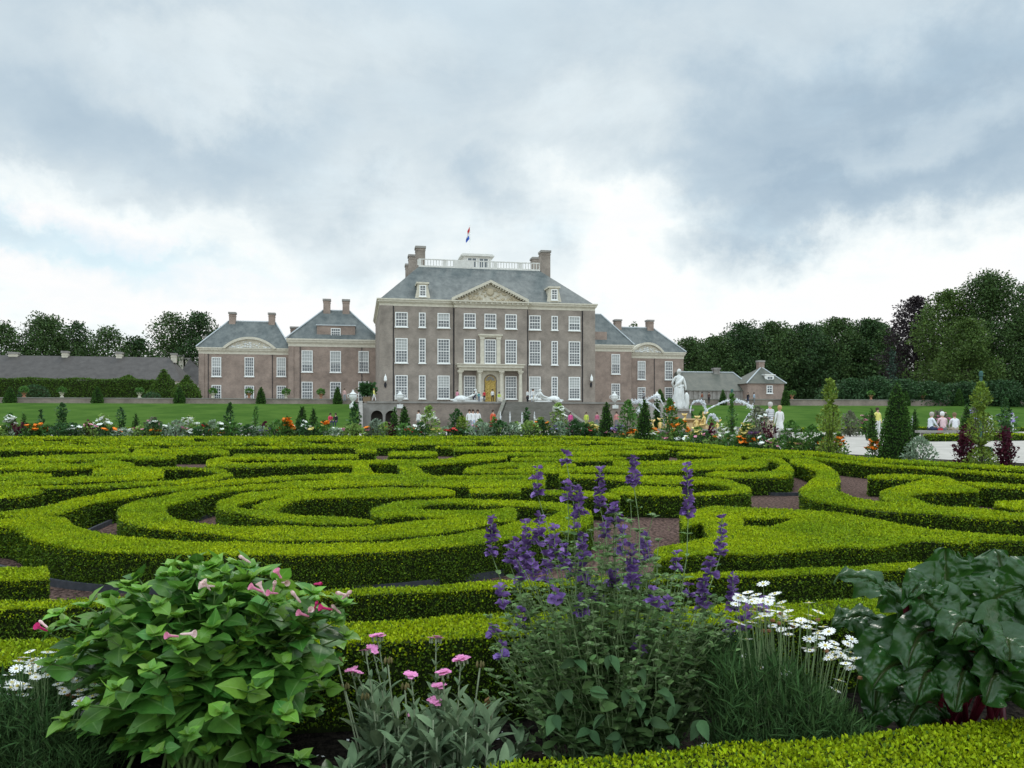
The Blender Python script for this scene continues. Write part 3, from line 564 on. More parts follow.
# pediment with carved relief
a0,zp0=uz(360+.2539*362,220+.2539*316,-.6); a1=uz(360+.2539*662,300,-.6)[0]; zpa=uz(360+.2539*512,220+.2539*237,-.6)[1]; am=(a0+a1)/2
pe=MB(); pe.prism([(a0+.6,zp0-.02),(a1-.6,zp0-.02),(am,zpa-.45)],-.35,4)
hh=.42
for s,e in ((a0,am),(a1,am)):
    pe.prism([(s,zp0-.05),(s,zp0+hh*.9),(e,zpa),(e,zpa-hh)],-1.05,3.9)
    for i in range(1,15):
        t=i/15; u=s+(e-s)*t; z=zp0+(zpa-hh-zp0)*t; pe.box(u-.11,u+.11,-.95,-.36,z-.22,z-.02)
pe.build('pediment',MT['cream'],palace)
re=MB(); rr=random.Random(3)
re.lathe([(.0,0),(.55,0),(.62,.1),(.45,.25),(.0,.3)],12,(0,0,0))
V=re.V[0]; re.V[0]=np.c_[V[:,0]+am,-.36-V[:,2],V[:,1]+zp0+1.45]
for i in range(60):
    t=rr.uniform(-1,1); hmax=(1-abs(t))*2.6+.15; z=zp0+.15+rr.random()*hmax*.75; u=am+t*(a1-a0)*.40; s=rr.uniform(.10,.26)
    n0=len(re.V); re.lathe([(0,-s),(s*.8,-s*.6),(s,0),(s*.7,s*.6),(0,s)],6,(u,-.38,z),sx=rr.uniform(.7,1.6),sy=.7)
re.build('relief_carving',mat('carved_stone',(.46,.40,.29),.8),palace)
# windows of the front
rows=((uz(390,220+.2539*420,0)[1],uz(390,220+.2539*362,0)[1],4),(uz(390,220+.2539*562,0)[1],uz(390,220+.2539*465,0)[1],8),(uz(390,220+.2539*703,0)[1],uz(390,220+.2539*611,0)[1],8))
cols=((163,1.82,4),(245,.98,2),(329,1.82,4),(688,1.82,4),(766,.98,2),(844,1.82,4))
wr=random.Random(4)
for (z0,z1,ny) in rows:
    for cx,w_,nx in cols:
        u=uz(360+.2539*cx,330,0)[0]; window(palace,u,-.012,z0,w_,z1-z0,nx if ny>4 else max(2,nx//1),ny,blind=wr.choice((0,0,.5,.5,1)) if w_>1 else 0)
    for cx in (432,513,594):
        if cx==513 and ny==8 and z0<2: continue
        u=uz(360+.2539*cx,330,-.55)[0]; window(palace,u,-.562,z0,1.78,z1-z0,4,ny,blind=0)
# middle window surround
u=uz(360+.2539*513,330,-.55)[0]; z0,z1,_=rows[1]
s=MB()
for sg in (-1,1): s.box(u+sg*1.25-.28,u+sg*1.25+.28,-.78,-.552,z0-.35,z1+.3); s.box(u+sg*1.25-.36,u+sg*1.25+.36,-.84,-.551,z1+.02,z1+.298)
s.box(u-1.7,u+1.7,-.82,-.551,z1+.301,z1+.55); s.box(u-1.85,u+1.85,-.98,-.55,z1+.551,z1+.78); s.build('window_surround',MT['cream'],palace)
# portal
zg=uz(470,220+.2539*728,-1.8)[1]-.1; pz=-1.9
zen0=uz(470,220+.2539*592,pz)[1]; zen1=uz(470,220+.2539*566,pz)[1]; e0=uz(360+.2539*385,330,pz)[0]; e1=uz(360+.2539*645,330,pz)[0]
s=MB(); s.box(e0+.25,e1-.25,pz,-.553,zen0,zen0+.42); s.box(e0,e1,pz-.3,-.552,zen0+.421,zen1-.15); s.box(e0-.15,e1+.15,pz-.45,-.551,zen1-.149,zen1)
s.build('portal_entablature',MT['cream'],palace)
for cx in (396,472,557,632):
    uu=uz(360+.2539*cx,330,pz+.4)[0]; c=MB()
    c.lathe([(.42,0),(.42,.2),(.30,.32),(.29,(zen0-zg)*.4),(.245,zen0-zg-.5),(.34,zen0-zg-.36),(.36,zen0-zg-.2)],14,(uu,pz+.45,zg)); c.box(uu-.46,uu+.46,pz+.02,pz+.9,zg-.25,zg); c.box(uu-.42,uu+.42,pz+.05,pz+.86,zen0-.22,zen0-.002)
    c.build('column',MT['cream'],palace)
ud=uz(360+.2539*513,330,-.6)[0]; dz1=uz(480,220+.2539*610,-.6)[1]; dw=1.62
s=MB(); s.box(ud-2.1,ud-dw/2-.18,-.85,-.553,zg,zen0-.01); s.box(ud+dw/2+.18,ud+2.1,-.85,-.553,zg,zen0-.01)
ar=[(ud+math.cos(a)*(dw/2+.18),dz1-dw/2+math.sin(a)*(dw/2+.1)) for a in np.linspace(math.pi,0,13)]
s.prism([(ud-dw/2-.179,zen0-.012)]+ar+[(ud+dw/2+.179,zen0-.012)],-.85,-.553); s.build('door_surround',MT['cream'],palace)
d_=MB(); ar=[(ud+math.cos(a)*dw/2,dz1-dw/2-.1+math.sin(a)*dw/2) for a in np.linspace(0,math.pi,13)]
d_.prism([(ud-dw/2,zg),(ud+dw/2,zg)]+ar,-.66,-.552)
zm=dz1-dw/2-.15
for x0,x1 in ((ud-dw/2+.08,ud-.04),(ud+.04,ud+dw/2-.08)):
    for z0,z1 in ((zg+.2,zg+1.0),(zg+1.12,zg+1.75),(zg+1.87,zm-.1)): d_.box(x0+.06,x1-.06,-.72,-.661,z0,z1)
    for k in range(10): d_.lathe([(0,-.09),(.09,0),(0,.09)],6,((x0+x1)/2+random.uniform(-.2,.2),-.73,zg+.3+k*.24))
d_.box(ud-dw/2-.05,ud+dw/2+.05,-.75,-.56,zm-.06,zm+.08)
dr=d_.build('door',MT['gold'],palace)
fg=MB(); arr=[(ud+math.cos(a)*(dw/2-.14),zm+.1+math.sin(a)*(dw/2-.14)) for a in np.linspace(0,math.pi,11)]; fg.prism(arr,-.675,-.662); 
fg.build('fanlight_pane',MT['glass'],dr)
fb=MB()
for a in np.linspace(.25,math.pi-.25,7): fb.tube([(ud,-.69,zm+.1),(ud+math.cos(a)*.62,-.69,zm+.1+math.sin(a)*.62)],.022,5)
fb.build('fanlight_tracery',MT['gold'],dr)
for u in (uL+2.0,cb0-.15,cb1+.15,uR-2.0): pipe(palace,u,0,0,zc0)
# wall lanterns on the corner strips
for cx,cy in ((100,636),(910,636)):
    u,z=uz(360+.2539*cx,220+.2539*cy,-.3); l=MB(); l.tube([(u,-.2,z-.5),(u,-.55,z-.3),(u,-.6,z)],.045,6); l.lathe([(.12,0),(.24,.15),(.2,.6),(.08,.85),(.02,1.1)],8,(u,-.6,z),1); l.lathe([(.1,-.9),(.2,-.5),(.12,-.2)],8,(u,-.32,z))
    l.build('wall_lantern',[MT['dark'],MT['white']],palace)
# flag on the roof
fu,fz=uz(470,226,13.5); fl=thing('flag','red, white and blue flag hanging from the pole on the palace roof','flag',wp(fu,13.5,zl+.1),TH)
p=MB(); ft=fz-zl; p.tube([(0,0,-.15),(0,0,ft)],.055,8); p.lathe([(0,0),(.1,.08),(0,.2)],8,(0,0,ft)); p.build('flagpole',MT['white'],fl)
c=MB(); nx,nz=9,14; V=[]
for j in range(nz):
    t=j/(nz-1)
    for i in range(nx):
        s_=i/(nx-1); V.append((-.04-s_*.75*(.55+.3*t)+.1*math.sin(t*6), .16*math.sin(s_*9+t*2)*(.3+s_), ft-.15-t*2.1-s_*.85*(1-.1*t)))
Fc=[];M=[]
for j in range(nz-1):
    for i in range(nx-1): Fc.append((j*nx+i,j*nx+i+1,(j+1)*nx+i+1,(j+1)*nx+i)); M.append(0 if j<4 else 1 if j<9 else 2)
c.add(V,np.array(Fc),np.array(M)); c.build('flag_cloth',[mat('flag_red',(.5,.05,.06)),mat('flag_white',(.75,.75,.75)),mat('flag_blue',(.05,.12,.45))],fl,smooth=True)

# ---------- wings
def q2(cx,cy): return 180+.2148*cx, 280+.2148*cy
def q4(cx,cy): return 560+.2344*cx, 300+.2344*cy
def wing(name,label,q,v,xl,xr,yc0,yc1,ridge,dep,mt='brick_red',base=-.2,ov=.42):
    """ridge: (left cx, right cx, cy); cornice rows yc1 (top) and yc0 (bottom), left and right edges, all in crop units"""
    root=thing(name,label,'palace wing',wp(0,0,0),TH)
    u0=uz(*q(xl,yc0),v)[0]; u1=uz(*q(xr,yc0),v)[0]; z0=uz(*q((xl+xr)/2,yc0),v)[1]; z1=uz(*q((xl+xr)/2,yc1),v)[1]
    b=MB(); b.box(u0,u1,v,v+dep,base,z0+.03); b.box(u0-.01,u0+.9,v-.16,v-.002,base,z0+.02); b.build('wall',MT[mt],root)
    cornice(root,u0,u1,v,v+dep,z0,z1,ov)
    hd=dep/2-.7; r0=uz(*q(ridge[0],ridge[2]),v+hd)[0]; r1=uz(*q(ridge[1],ridge[2]),v+hd)[0]; zr=uz(*q((ridge[0]+ridge[1])/2,ridge[2]),v+hd)[1]
    hip_roof(u0,u1,v,v+dep,r0,r1,v+hd,v+dep-hd,z1+.01,zr,ov-.1).build('roof',MT['slate'],root)
    rl=MB(); rl.tube([(r0,v+hd,zr+.02),(r1,v+hd,zr+.02)],.14,6); rl.tube([(r0,v+hd,zr+.02),(u0-ov,v-ov,z1+.1)],.13,6); rl.tube([(r1,v+hd,zr+.02),(u1+ov,v-ov,z1+.1)],.13,6); rl.build('roof_ridge',MT['lead'],root)
    return root,u0,u1,z0,z1,zr,v+hd
def wins(root,q,v,lst,nx,ny,blinds):
    k=0
    for cx,cw,y0,y1 in lst:
        pxc,pyt=q(cx,y0); u,zt=uz(pxc,pyt,v); _,zb=uz(*q(cx,y1),v); sc_=q(1,0)[0]-q(0,0)[0]
        Y=(wp(u,v,0)).y; w_=cw*sc_*Y/F/CT
        window(root,u,v-.012,zb,round(w_,1),round(zt-zb,1),nx,ny,blind=blinds[k%len(blinds)]); k+=1
def seg_pediment(root,q,v,xl,xr,yb,ya):
    u0,z0=uz(*q(xl,yb),v); u1=uz(*q(xr,yb),v)[0]; za=uz(*q((xl+xr)/2,ya),v)[1]
    c=(u1-u0)/2; h=za-z0; rad=(c*c+h*h)/(2*h); um=(u0+u1)/2; a0=math.asin(c/rad)
    o=[(um+rad*math.sin(a),z0+h-rad+rad*math.cos(a)) for a in np.linspace(-a0,a0,19)]
    i=[(um+(rad-.42)*math.sin(a)*1,z0+h-rad+(rad-.42)*math.cos(a)) for a in np.linspace(a0*.97,-a0*.97,19)]
    p=MB()
    for k in range(18): p.prism([o[k],o[k+1],i[17-k],i[18-k]],v-.75,v+3.5)
    p.prism([(x,max(z,z0-.3)) for x,z in i][::-1],v-.3,v+3.4)
    pr=p.build('segmental_pediment',MT['cream'],root); rr=random.Random(8); r_=MB()
    for k in range(46):
        t=rr.uniform(-.8,.8); z=z0+.05+rr.random()*max(.05,(h*(1-t*t)-.75)); s_=rr.uniform(.1,.22); r_.lathe([(0,-s_),(s_,0),(0,s_)],6,(um+t*c,v-.33,z),sx=1.6,sy=.7)
    r_.build('relief_carving',MT['marble'],pr)
VW=DEP
wl,u0,u1,z0,z1,zr_,vr=wing('palace_wing','brick wing touching the palace, with a wide brick attic dormer and two chimneys',q2,VW,505,925,312,276,(665,790,143),13)
wins(wl,q2,VW,((592,48,327,428),(724,48,330,430),(855,46,332,430)),4,6,(.7,.6,.5)); wins(wl,q2,VW,((592,48,473,566),(724,48,474,566),(855,48,474,566)),4,6,(0,0,0))
for cx,cy in ((684,90),(773,92)): u,z=uz(*q2(cx,cy),vr); chimney(wl,u,vr,zr_-1.5,z,1.25,1.4,'brick_red')
u,z=uz(*q2(540,219),VW+9); chimney(wl,u,VW+9,z1-1,z,1.9,1.6,'brick_red')
d0,dz0=uz(*q2(637,274),VW+.6); d1,dz1_=uz(*q2(815,210),VW+.6)
b=MB(); b.box(d0,d1,VW+.6,VW+6,dz0-.2,dz1_-.2,0); b.box(d0-.15,d1+.15,VW+.45,VW+6,dz1_-.199,dz1_,1); do=b.build('attic_dormer',[MT['brick_red'],MT['lead']],wl)
u,zz=uz(*q2(725,265),VW+.58); window(do,u,VW+.585,zz,1.7,1.55,4,3)
pipe(wl,u0+2,VW,-.2,z0); pipe(wl,u1-3,VW,-.2,z0)
wo,u0,u1,z0,z1,zr_,vr=wing('palace_wing','lower brick wing with a curved pediment, next to the long low range behind the hedge',q2,VW+2.5,88,507,346,316,(226,444,194),12)
wins(wo,q2,VW+2.5,((170,42,360,449),(323,42,360,449),(472,42,361,449)),4,6,(.6,.0,.7)); wins(wo,q2,VW+2.5,((170,42,490,560),(323,42,491,560),(472,42,492,560)),4,5,(0,0,0))
seg_pediment(wo,q2,VW+2.5,200,450,316,266)
for cx,cy in ((245,151),(428,154)): u,z=uz(*q2(cx,cy),vr); chimney(wo,u,vr,zr_-1.2,z,1.1,1.3,'brick_red')
u,z=uz(*q2(125,262),VW+9); chimney(wo,u,VW+9,z1-.5,z,1.1,1.2,'brick_red')
for cx in (132,430): pipe(wo,uz(*q2(cx,400),VW+2.5)[0],VW+2.5,-.2,z0)
# right side, mirrored plan; its inner wing is mostly behind the palace
wi,u0,u1,z0,z1,zr_,vr=wing('palace_wing','brick wing squeezed between the palace and the curved pediment behind the statue',q4,VW,20,306,219,190,(60,175,60),13)
wins(wi,q4,VW,((237,38,231,316),(237,38,356,424)),4,6,(.5,0))
b=MB(); d0,dz0=uz(*q4(120,185),VW+.6); d1,dz1_=uz(*q4(200,136),VW+.6); b.box(d0,d1,VW+.6,VW+6,dz0-.4,dz1_); b.build('attic_dormer',MT['brick_red'],wi)
wq,u0,u1,z0,z1,zr_,vr=wing('palace_wing','brick wing behind the white standing statue, with a curved pediment and two chimneys',q4,VW+2.5,306,527,250,222,(232,396,118),12)
wins(wq,q4,VW+2.5,((347,35,260,339),(463,35,262,340)),4,6,(.5,.0)); wins(wq,q4,VW+2.5,((347,35,372,425),(463,35,372,425)),4,5,(0,0))
seg_pediment(wq,q4,VW+2.3,300,440,222,182)
for cx,cy in ((245,84),(382,86)): u,z=uz(*q4(cx,cy),vr); chimney(wq,u,vr,zr_-1.2,z,1.3,1.3,'brick_red')
pipe(wq,uz(*q4(402,300),VW+2.5)[0],VW+2.5,-.2,z0)

# ---------- low service buildings
def q3(cx,cy): return .2148*cx, 300+.2148*cy
VL=34
lb=thing('service_range','long low building with a grey tiled roof and square chimneys behind the clipped hedge','building',wp(0,0,0),TH)
lu0=uz(-40,370,VL)[0]; lu1=uz(*q3(835,375),VL)[0]; lz0=uz(100,380.6,VL)[1]; lzr=uz(*q3(450,263),VL+7)[1]
b=MB(); b.box(lu0,lu1,VL,VL+14,-1.5,lz0); b.build('wall',MT['cream'],lb)
hip_roof(lu0,lu1,VL,VL+14,lu0-5,uz(*q3(790,268),VL+7)[0],VL+6.98,VL+7.02,lz0+.01,lzr,.5).build('roof',MT['tile_roof'],lb)
for cx,cy,w_ in ((65,243,1.5),(305,238,1.0),(557,243,1.0),(810,248,.9)):
    u,z=uz(*q3(cx,cy),VL+7); chimney(lb,u,VL+7,lzr-1,z,w_,1.0,'cream')
lb2=thing('service_range','low tiled building end tucked between the long range and the outer palace wing','building',wp(0,0,0),TH)
r0=uz(*q3(790,300),VL+9)[0]; r1=uz(*q3(960,300),VL+9)[0]; zz=uz(*q3(860,385),VL+9)[1]; zt=uz(*q3(830,275),VL+20)[1]
b=MB(); b.box(r0,r1,VL+15,VL+40,-1.5,zz); b.build('wall',MT['white'],lb2)
hip_roof(r0,r1,VL+15,VL+40,(r0+r1)/2-2,(r0+r1)/2-1.9,VL+20,VL+35,zz+.01,zt,.4).build('roof',MT['tile_roof'],lb2)
for cx,cy in ((845,257),(876,270),(912,285)): u,z=uz(*q3(cx,cy),VL+22); chimney(lb2,u,VL+22,zt-3,z,.9,.9,'cream')
VRB=24
rb=thing('service_range','low grey-roofed building between the standing statue and the small pavilion','building',wp(0,0,0),TH)
a0=uz(*q4(500,390),VRB)[0]; a1=uz(*q4(826,392),VRB)[0]; rz0=uz(*q4(700,388),VRB)[1]; rzt=uz(*q4(640,309),VRB+5)[1]
b=MB(); b.box(a0+2,a1,VRB,VRB+10,-1.5,rz0,0)
for i in range(14):
    u=a0+2.6+i*(a1-a0-3.2)/13; b.box(u-.25,u+.25,VRB-.15,VRB-.002,-1.5,rz0-.05,0)
b.build('wall',MT['stone_grey'],rb)
MT['moss_roof']=mat_roof('mossy_grey_roof',(.085,.090,.075),(.125,.125,.10))
hip_roof(a0+2,a1,VRB,VRB+10,a0+1.7,uz(*q4(738,309),VRB+5)[0],VRB+4.98,VRB+5.02,rz0+.01,rzt,.4).build('roof',MT['moss_roof'],rb)
rl=MB(); rr1=uz(*q4(738,309),VRB+5)[0]; rl.tube([(a0+2,VRB+5,rzt+.03),(rr1,VRB+5,rzt+.03),(a1+.4,VRB-.4,rz0+.1)],.13,6); rl.build('roof_ridge',MT['lead'],rb)
u,z=uz(*q4(665,290),VRB+5); chimney(rb,u,VRB+5,rzt-.8,z,1.2,1.0,'stone_grey')
pv=thing('garden_pavilion','small square brick pavilion with a pointed slate roof and one chimney','pavilion',wp(0,0,0),TH)
c0=uz(*q4(800,360),VRB-2)[0]; c1=uz(*q4(956,360),VRB-2)[0]; pz0=uz(*q4(890,357),VRB-2)[1]; pza=uz(*q4(858,286),VRB+2)[1]; cm=uz(*q4(858,286),VRB+2)[0]
b=MB(); b.box(c0,c1,VRB-2,VRB+6,-1.5,pz0); b.build('wall',MT['brick_red'],pv)
hip_roof(c0,c1,VRB-2,VRB+6,cm-.05,cm+.05,VRB+1.95,VRB+2.05,pz0+.01,pza,.35).build('roof',MT['moss_roof'],pv)
rl=MB()
for e in (c0-.35,c1+.35): rl.tube([(cm,VRB+2,pza+.02),(e,VRB-2.35,pz0+.08)],.13,6)
rl.build('roof_ridge',MT['lead'],pv)
u,z=uz(*q4(857,258),VRB+2); chimney(pv,u,VRB+2.2,pza-.6,z,1.2,1.0,'brick_red')
u,z=uz(*q4(893,398),VRB-2); window(pv,u,VRB-2.012,z,1.2,1.5,2,3)
u,z=uz(*q4(888,354),VRB-.6); d_=MB(); d_.box(u-.9,u+.9,VRB-1.2,VRB+1,z-.3,z+1.5); d_.box(u-1.1,u+1.1,VRB-1.4,VRB+1,z+1.501,z+1.65); do=d_.build('dormer',MT['white'],pv); window(do,u,VRB-1.212,z,1.3,1.3,2,2)

# ---------- terraces, banks, walls
def usheet(name,pts,m,kind='structure'):
    b=MB(); b.add([tuple(Vector((*uv(u,v),z))) for u,v,z in pts],[tuple(range(len(pts)))]); o=b.build(name,m); o['kind']=kind; return o
LZ=ZT-.28                        # top of the grass banks
TV=-12.5                         # front of the palace terrace
tuL=uz(368,402,TV)[0]; tuR=uz(684,402,TV)[0]
usheet('terrace',[(tuL,TV,ZT-.006),(tuR,TV,ZT-.006),(tuR,-4,ZT-.006),(120,-4,ZT-.006),(120,70,ZT-.006),(-120,70,ZT-.006),(-120,-4,ZT-.006),(tuL-2,-4,ZT-.006)],MT['palegravel'])
def bank(name,u0,u1,skew):
    b=MB(); n=24; V=[]
    prof=((-36,-.1),(-33,.25),(-30,.55),(-24,1.15),(-14,2.15),(-12.4,2.3),(-6,LZ),(-3.6,LZ+.02))
    for v,z in prof:
        for i in range(n+1):
            u=u0+(u1-u0)*i/n
            if skew and i==0: V.append((*uv(u0-(0 if v>TV else 3.2),v),-.1 if v<=TV else z)); continue
            if skew and i==1: u=u0+.4
            V.append((*uv(u,v),z))
    Fc=[(j*(n+1)+i,j*(n+1)+i+1,(j+1)*(n+1)+i+1,(j+1)*(n+1)+i) for j in range(len(prof)-1) for i in range(n)]
    b.add(V,Fc); o=b.build(name,MT['grass'],smooth=True); o['kind']='structure'; return o
bank('lawn_bank',-130,tuL-1.2,0); bank('lawn_bank',tuR+.6,170,1)
MT['oldwall']=mat_brick('old_garden_wall_brick',(.28,.222,.182),(.22,.178,.148),(.26,.23,.20),2.0)
def low_wall(name,u0,u1,v,z0,z1,label):
    t=thing(name,label,'wall',(P0.x,P0.y,0),TH); b=MB(); b.box(u0,u1,v,v+.4,z0,z1); b.build('wall_face',MT['oldwall'],t)
    c=MB(); c.box(u0-.05,u1+.05,v-.08,v+.48,z1+.001,z1+.12); c.build('coping',MT['stone_grey'],t); return t
wz=uz(100,398.6,-4)[1]+ZT
low_wall('garden_wall',-130,tuL-1.5,-4,LZ-.5,wz,'low brick garden wall along the grass bank in front of the clipped hedge and left wings')
low_wall('garden_wall',tuR+1.5,170,-4,LZ-.5,wz+.25,'low brick garden wall along the grass bank in front of the pavilion and woods')
# retaining wall of the palace terrace with grotto arches
tw=thing('retaining_wall','brick retaining wall under the palace terrace with dark grotto arches at one end','wall',(P0.x,P0.y,0),TH)
su0=uz(506,420,TV)[0]; su1=uz(552,420,TV)[0]
arch_c=[uz(340+.0977*cx,415,TV)[0] for cx in (225,378,525)]; aw=uz(340+.0977*440,415,TV)[0]-uz(340+.0977*318,415,TV)[0]
b=MB()
ed=[tuL]+sum([[c-aw/2,c+aw/2] for c in arch_c],[])+[su0]
for k in range(0,len(ed),2): b.box(ed[k],ed[k+1],TV,TV+.6,-.2,ZT-.25,0 if k==len(ed)-2 else 1)
b.box(su1,tuR,TV,TV+.6,-.2,ZT-.25,0)
ah=uz(380,410.5,TV)[1]+ZT
for c in arch_c:
    ar=[(c+math.cos(a)*aw/2*.999,ah-aw/2+math.sin(a)*aw/2) for a in np.linspace(math.pi,0,13)]
    b.prism([(c-aw/2*.999,ZT-.251)]+ar+[(c+aw/2*.999,ZT-.251)],TV+.001,TV+.6,1)
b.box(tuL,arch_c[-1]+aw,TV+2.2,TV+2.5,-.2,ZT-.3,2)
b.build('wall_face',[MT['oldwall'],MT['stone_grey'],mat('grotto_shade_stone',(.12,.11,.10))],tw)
c=MB(); c.box(tuL-.1,su0,TV-.12,TV+.7,ZT-.249,ZT); c.box(su1,tuR+.1,TV-.12,TV+.7,ZT-.249,ZT); c.build('coping',MT['stone_grey'],tw)
c=MB(); c.box(tuR,tuR+.5,TV+.6,-4,-.2,ZT); c.box(tuL-.5,tuL,TV+.6,-4,-.2,ZT); c.build('return_wall',MT['oldwall'],tw)
MT['step']=mat('worn_step_stone',(.20,.19,.165),.85,noise=(1.5,(.13,.13,.10),6))
# garden stairs
gs=thing('garden_stairs','broad grey stone stairs descending from the palace door to the lower garden','stairs',(P0.x,P0.y,0),TH)
b=MB(); ns=20; ex=2.5
for k in range(ns):
    z=ZT-.004-ZT*k/ns; b.box(su0-ex*k/ns,su1+ex*k/ns,TV-.36*(k+1)-(.0 if k else 0),TV-.36*k if k else TV+.6,-.2,z)
    b.box(su0-ex*k/ns+.02,su1+ex*k/ns-.02,TV-.36*(k+1)-.05,TV-.36*(k+1)-.001,z-.065,z-.003,1)
b.build('steps',[MT['step'],MT['stone_grey']],gs)
for sg,uu in ((-1,su0),(1,su1)):
    c=MB(); x=lambda k: uu+sg*ex*k/ns
    c.add([(x(0)+sg*a,TV-.0,z) for a in (0,.45) for z in (-.2,ZT+.25)]+[(x(20)+sg*a,TV-.36*20,z) for a in (0,.45) for z in (-.2,.4)],[(0,1,3,2),(4,6,7,5),(0,4,5,1),(2,3,7,6),(1,5,7,3)]); c.build('stair_cheek',MT['step'],gs)
def bank_cheek(u,label):
    t=thing('bank_wall',label,'wall',(P0.x,P0.y,0),TH); b=MB(); prof=[(-33.4,-.1),(-33.4,.45),(-30,.75),(-24,1.35),(-14,2.35),(-6,LZ+.2),(-4.01,LZ+.22),(-4.01,-.1)]
    b.prism(prof,0,.5); V=b.V[0]; b.V[0]=np.c_[V[:,1]+u,V[:,0],V[:,2]]; b.build('wall_face',MT['stone_grey'],t)
# stair wall where the left bank ends
sw=thing('stair_wall','sloping stone wall ending the grass bank beside the grotto arches','wall',(P0.x,P0.y,0),TH)
b=MB(); b.prism([(0,0),(8,0),(0,ZT)],0,.5); 
V=b.V[0]; b.V[0]=np.c_[V[:,1]+tuL-1.2,TV+.5-V[:,0],V[:,2]]; b.build('wall_face',MT['stone_grey'],sw)
# ------------------------------------------------------------------ trees and topiary
MT['bark']=mat('tree_bark',(.06,.05,.04),.9,noise=(3,(.035,.03,.025),5))
def fol(name,c,var=.45,trans=.2): return mat(name,c,.6,spec=.2,var=var,trans=trans)
MT['f_oak']=fol('oak_leaf',(.052,.096,.026),.6); MT['f_beech']=fol('beech_leaf',(.038,.078,.024),.6); MT['f_light']=fol('lime_leaf',(.072,.122,.026),.6); MT['f_copper']=fol('copper_beech_leaf',(.030,.022,.024)); MT['f_blue']=fol('spruce_leaf',(.030,.060,.040)); MT['f_shrub']=fol('rhododendron_leaf',(.038,.085,.030))
def tree(px,ytop,ybase,w,d,m,label,name='tree',group=None,shape=1.0,gaps=.25,z0=0.0,dens=1.0,low=.12,cat='tree',ls=None):
    """w: crown width in picture px at distance d; the crown is many clumps of leaves round tapering limbs"""
    base=W(px,ybase,d); base.z=z0; h=(H+(HOR-ytop)/F*d)-z0; wm=w/F*d
    t=thing(name,label,cat,base,0,group)
    tr=random.Random(int(px*7+ytop)); lr=np.random.default_rng(int(px*13+ytop))
    ls=ls or d*.0019
    tb=MB(); r0=max(.12,h*.022)
    top=(tr.uniform(-.3,.3),tr.uniform(-.3,.3),h*.78)
    tb.tube([(0,0,-.3),(.05,0,h*.2),(top[0]*.4,top[1]*.4,h*.45),top],[r0*1.25,r0,r0*.7,r0*.2],7)
    n=int(44+6*shape) if shape<2 else 40; C=[];S=[]
    for k in range(n):
        a=k*2.39996+tr.uniform(-.4,.4); f=(k+.5)/n; zz=low+(1-low)*f
        # outline of the crown: widest at about 45 % of its height
        prof=math.sin(math.pi*min(1,max(0,(zz-low)/(1-low)))**.75)**.65 if shape<2 else (1-(zz-low)/(1-low))**.9
        rad=wm/2*prof*tr.choice((1.0,.95,.85,.7,.45))*(1-gaps*.3*tr.random())
        sz=wm*tr.uniform(.14,.24)*(0.6+.4*prof)
        rad=max(0,rad-sz*.35)
        c=np.array([rad*math.cos(a),rad*math.sin(a),min(zz*h,h-sz*.75)]); C.append(c); S.append(sz)
        if k%2==0 and rad>wm*.12:
            zb=max(h*.15,c[2]-rad*.7-h*.08); tb.tube([(0,0,zb),(c[0]*.5,c[1]*.5,(zb+c[2])/2+.02*h),tuple(c)],[r0*.4,r0*.25,r0*.08],5)
    tb.build('trunk',MT['bark'],t,smooth=True)
    fo=MB()
    for c,s in zip(C,S):
        m_=int(dens*8.5*s*s/ls**2*(.8 if gaps<.5 else .55))
        dd=norm(lr.normal(size=(m_,3))); rr=lr.random(m_)**.35; sq=np.array([1,1,.78])
        lump=1+.28*np.sin(dd[:,0]*5+c[0])*np.sin(dd[:,1]*4+c[1])+.2*np.sin(dd[:,2]*7+c[2])
        P=c+dd*sq*(rr*lump*s)[:,None]
        ax=norm(dd*.7+lr.normal(size=(m_,3))*.7+np.array([0,0,.1])); Rm=frames(ax,norm(lr.normal(size=(m_,3))+np.array([0,0,.8])))
        fo.inst(QUAD_V*np.array([1.5,1,1]),QUAD_F,P,Rm,ls*lr.uniform(.7,1.5,m_))
    fo.build('crown',m,t)
    return t
TG='trees of the dark wood beyond the pavilion'
WG='trees rising behind the long low range'
tree(2,322,385,76,165,MT['f_oak'],'oak at the edge of the picture behind the long low range',group=WG,gaps=.6)
tree(46,315,385,84,168,MT['f_oak'],'broad dark oak behind the long low range, at its chimney end',group=WG,gaps=.4)
tree(76,322,385,56,172,MT['f_beech'],'dark tree leaning into the broad oak behind the low range',group=WG,gaps=.45)
tree(108,326,385,64,170,MT['f_oak'],'lower ragged tree between the broad oak and the tall paired tree',group=WG,gaps=.6)
tree(136,336,385,56,174,MT['f_beech'],'lowest rounded tree just before the paired trees by the wing',group=WG)
tree(172,313,385,64,168,MT['f_oak'],'open-crowned oak, first of the pair beside the outer wing',group=WG,gaps=.6)
tree(199,312,385,64,170,MT['f_beech'],'dense dark tree, second of the pair beside the outer wing',group=WG,gaps=.3)
tree(238,333,385,36,182,MT['f_beech'],'dark tree whose crown just tops the outer wing roof',group=WG)
tree(634,322,395,26,175,MT['f_oak'],'thin oak top showing between the chimneys behind the statue',gaps=.7)
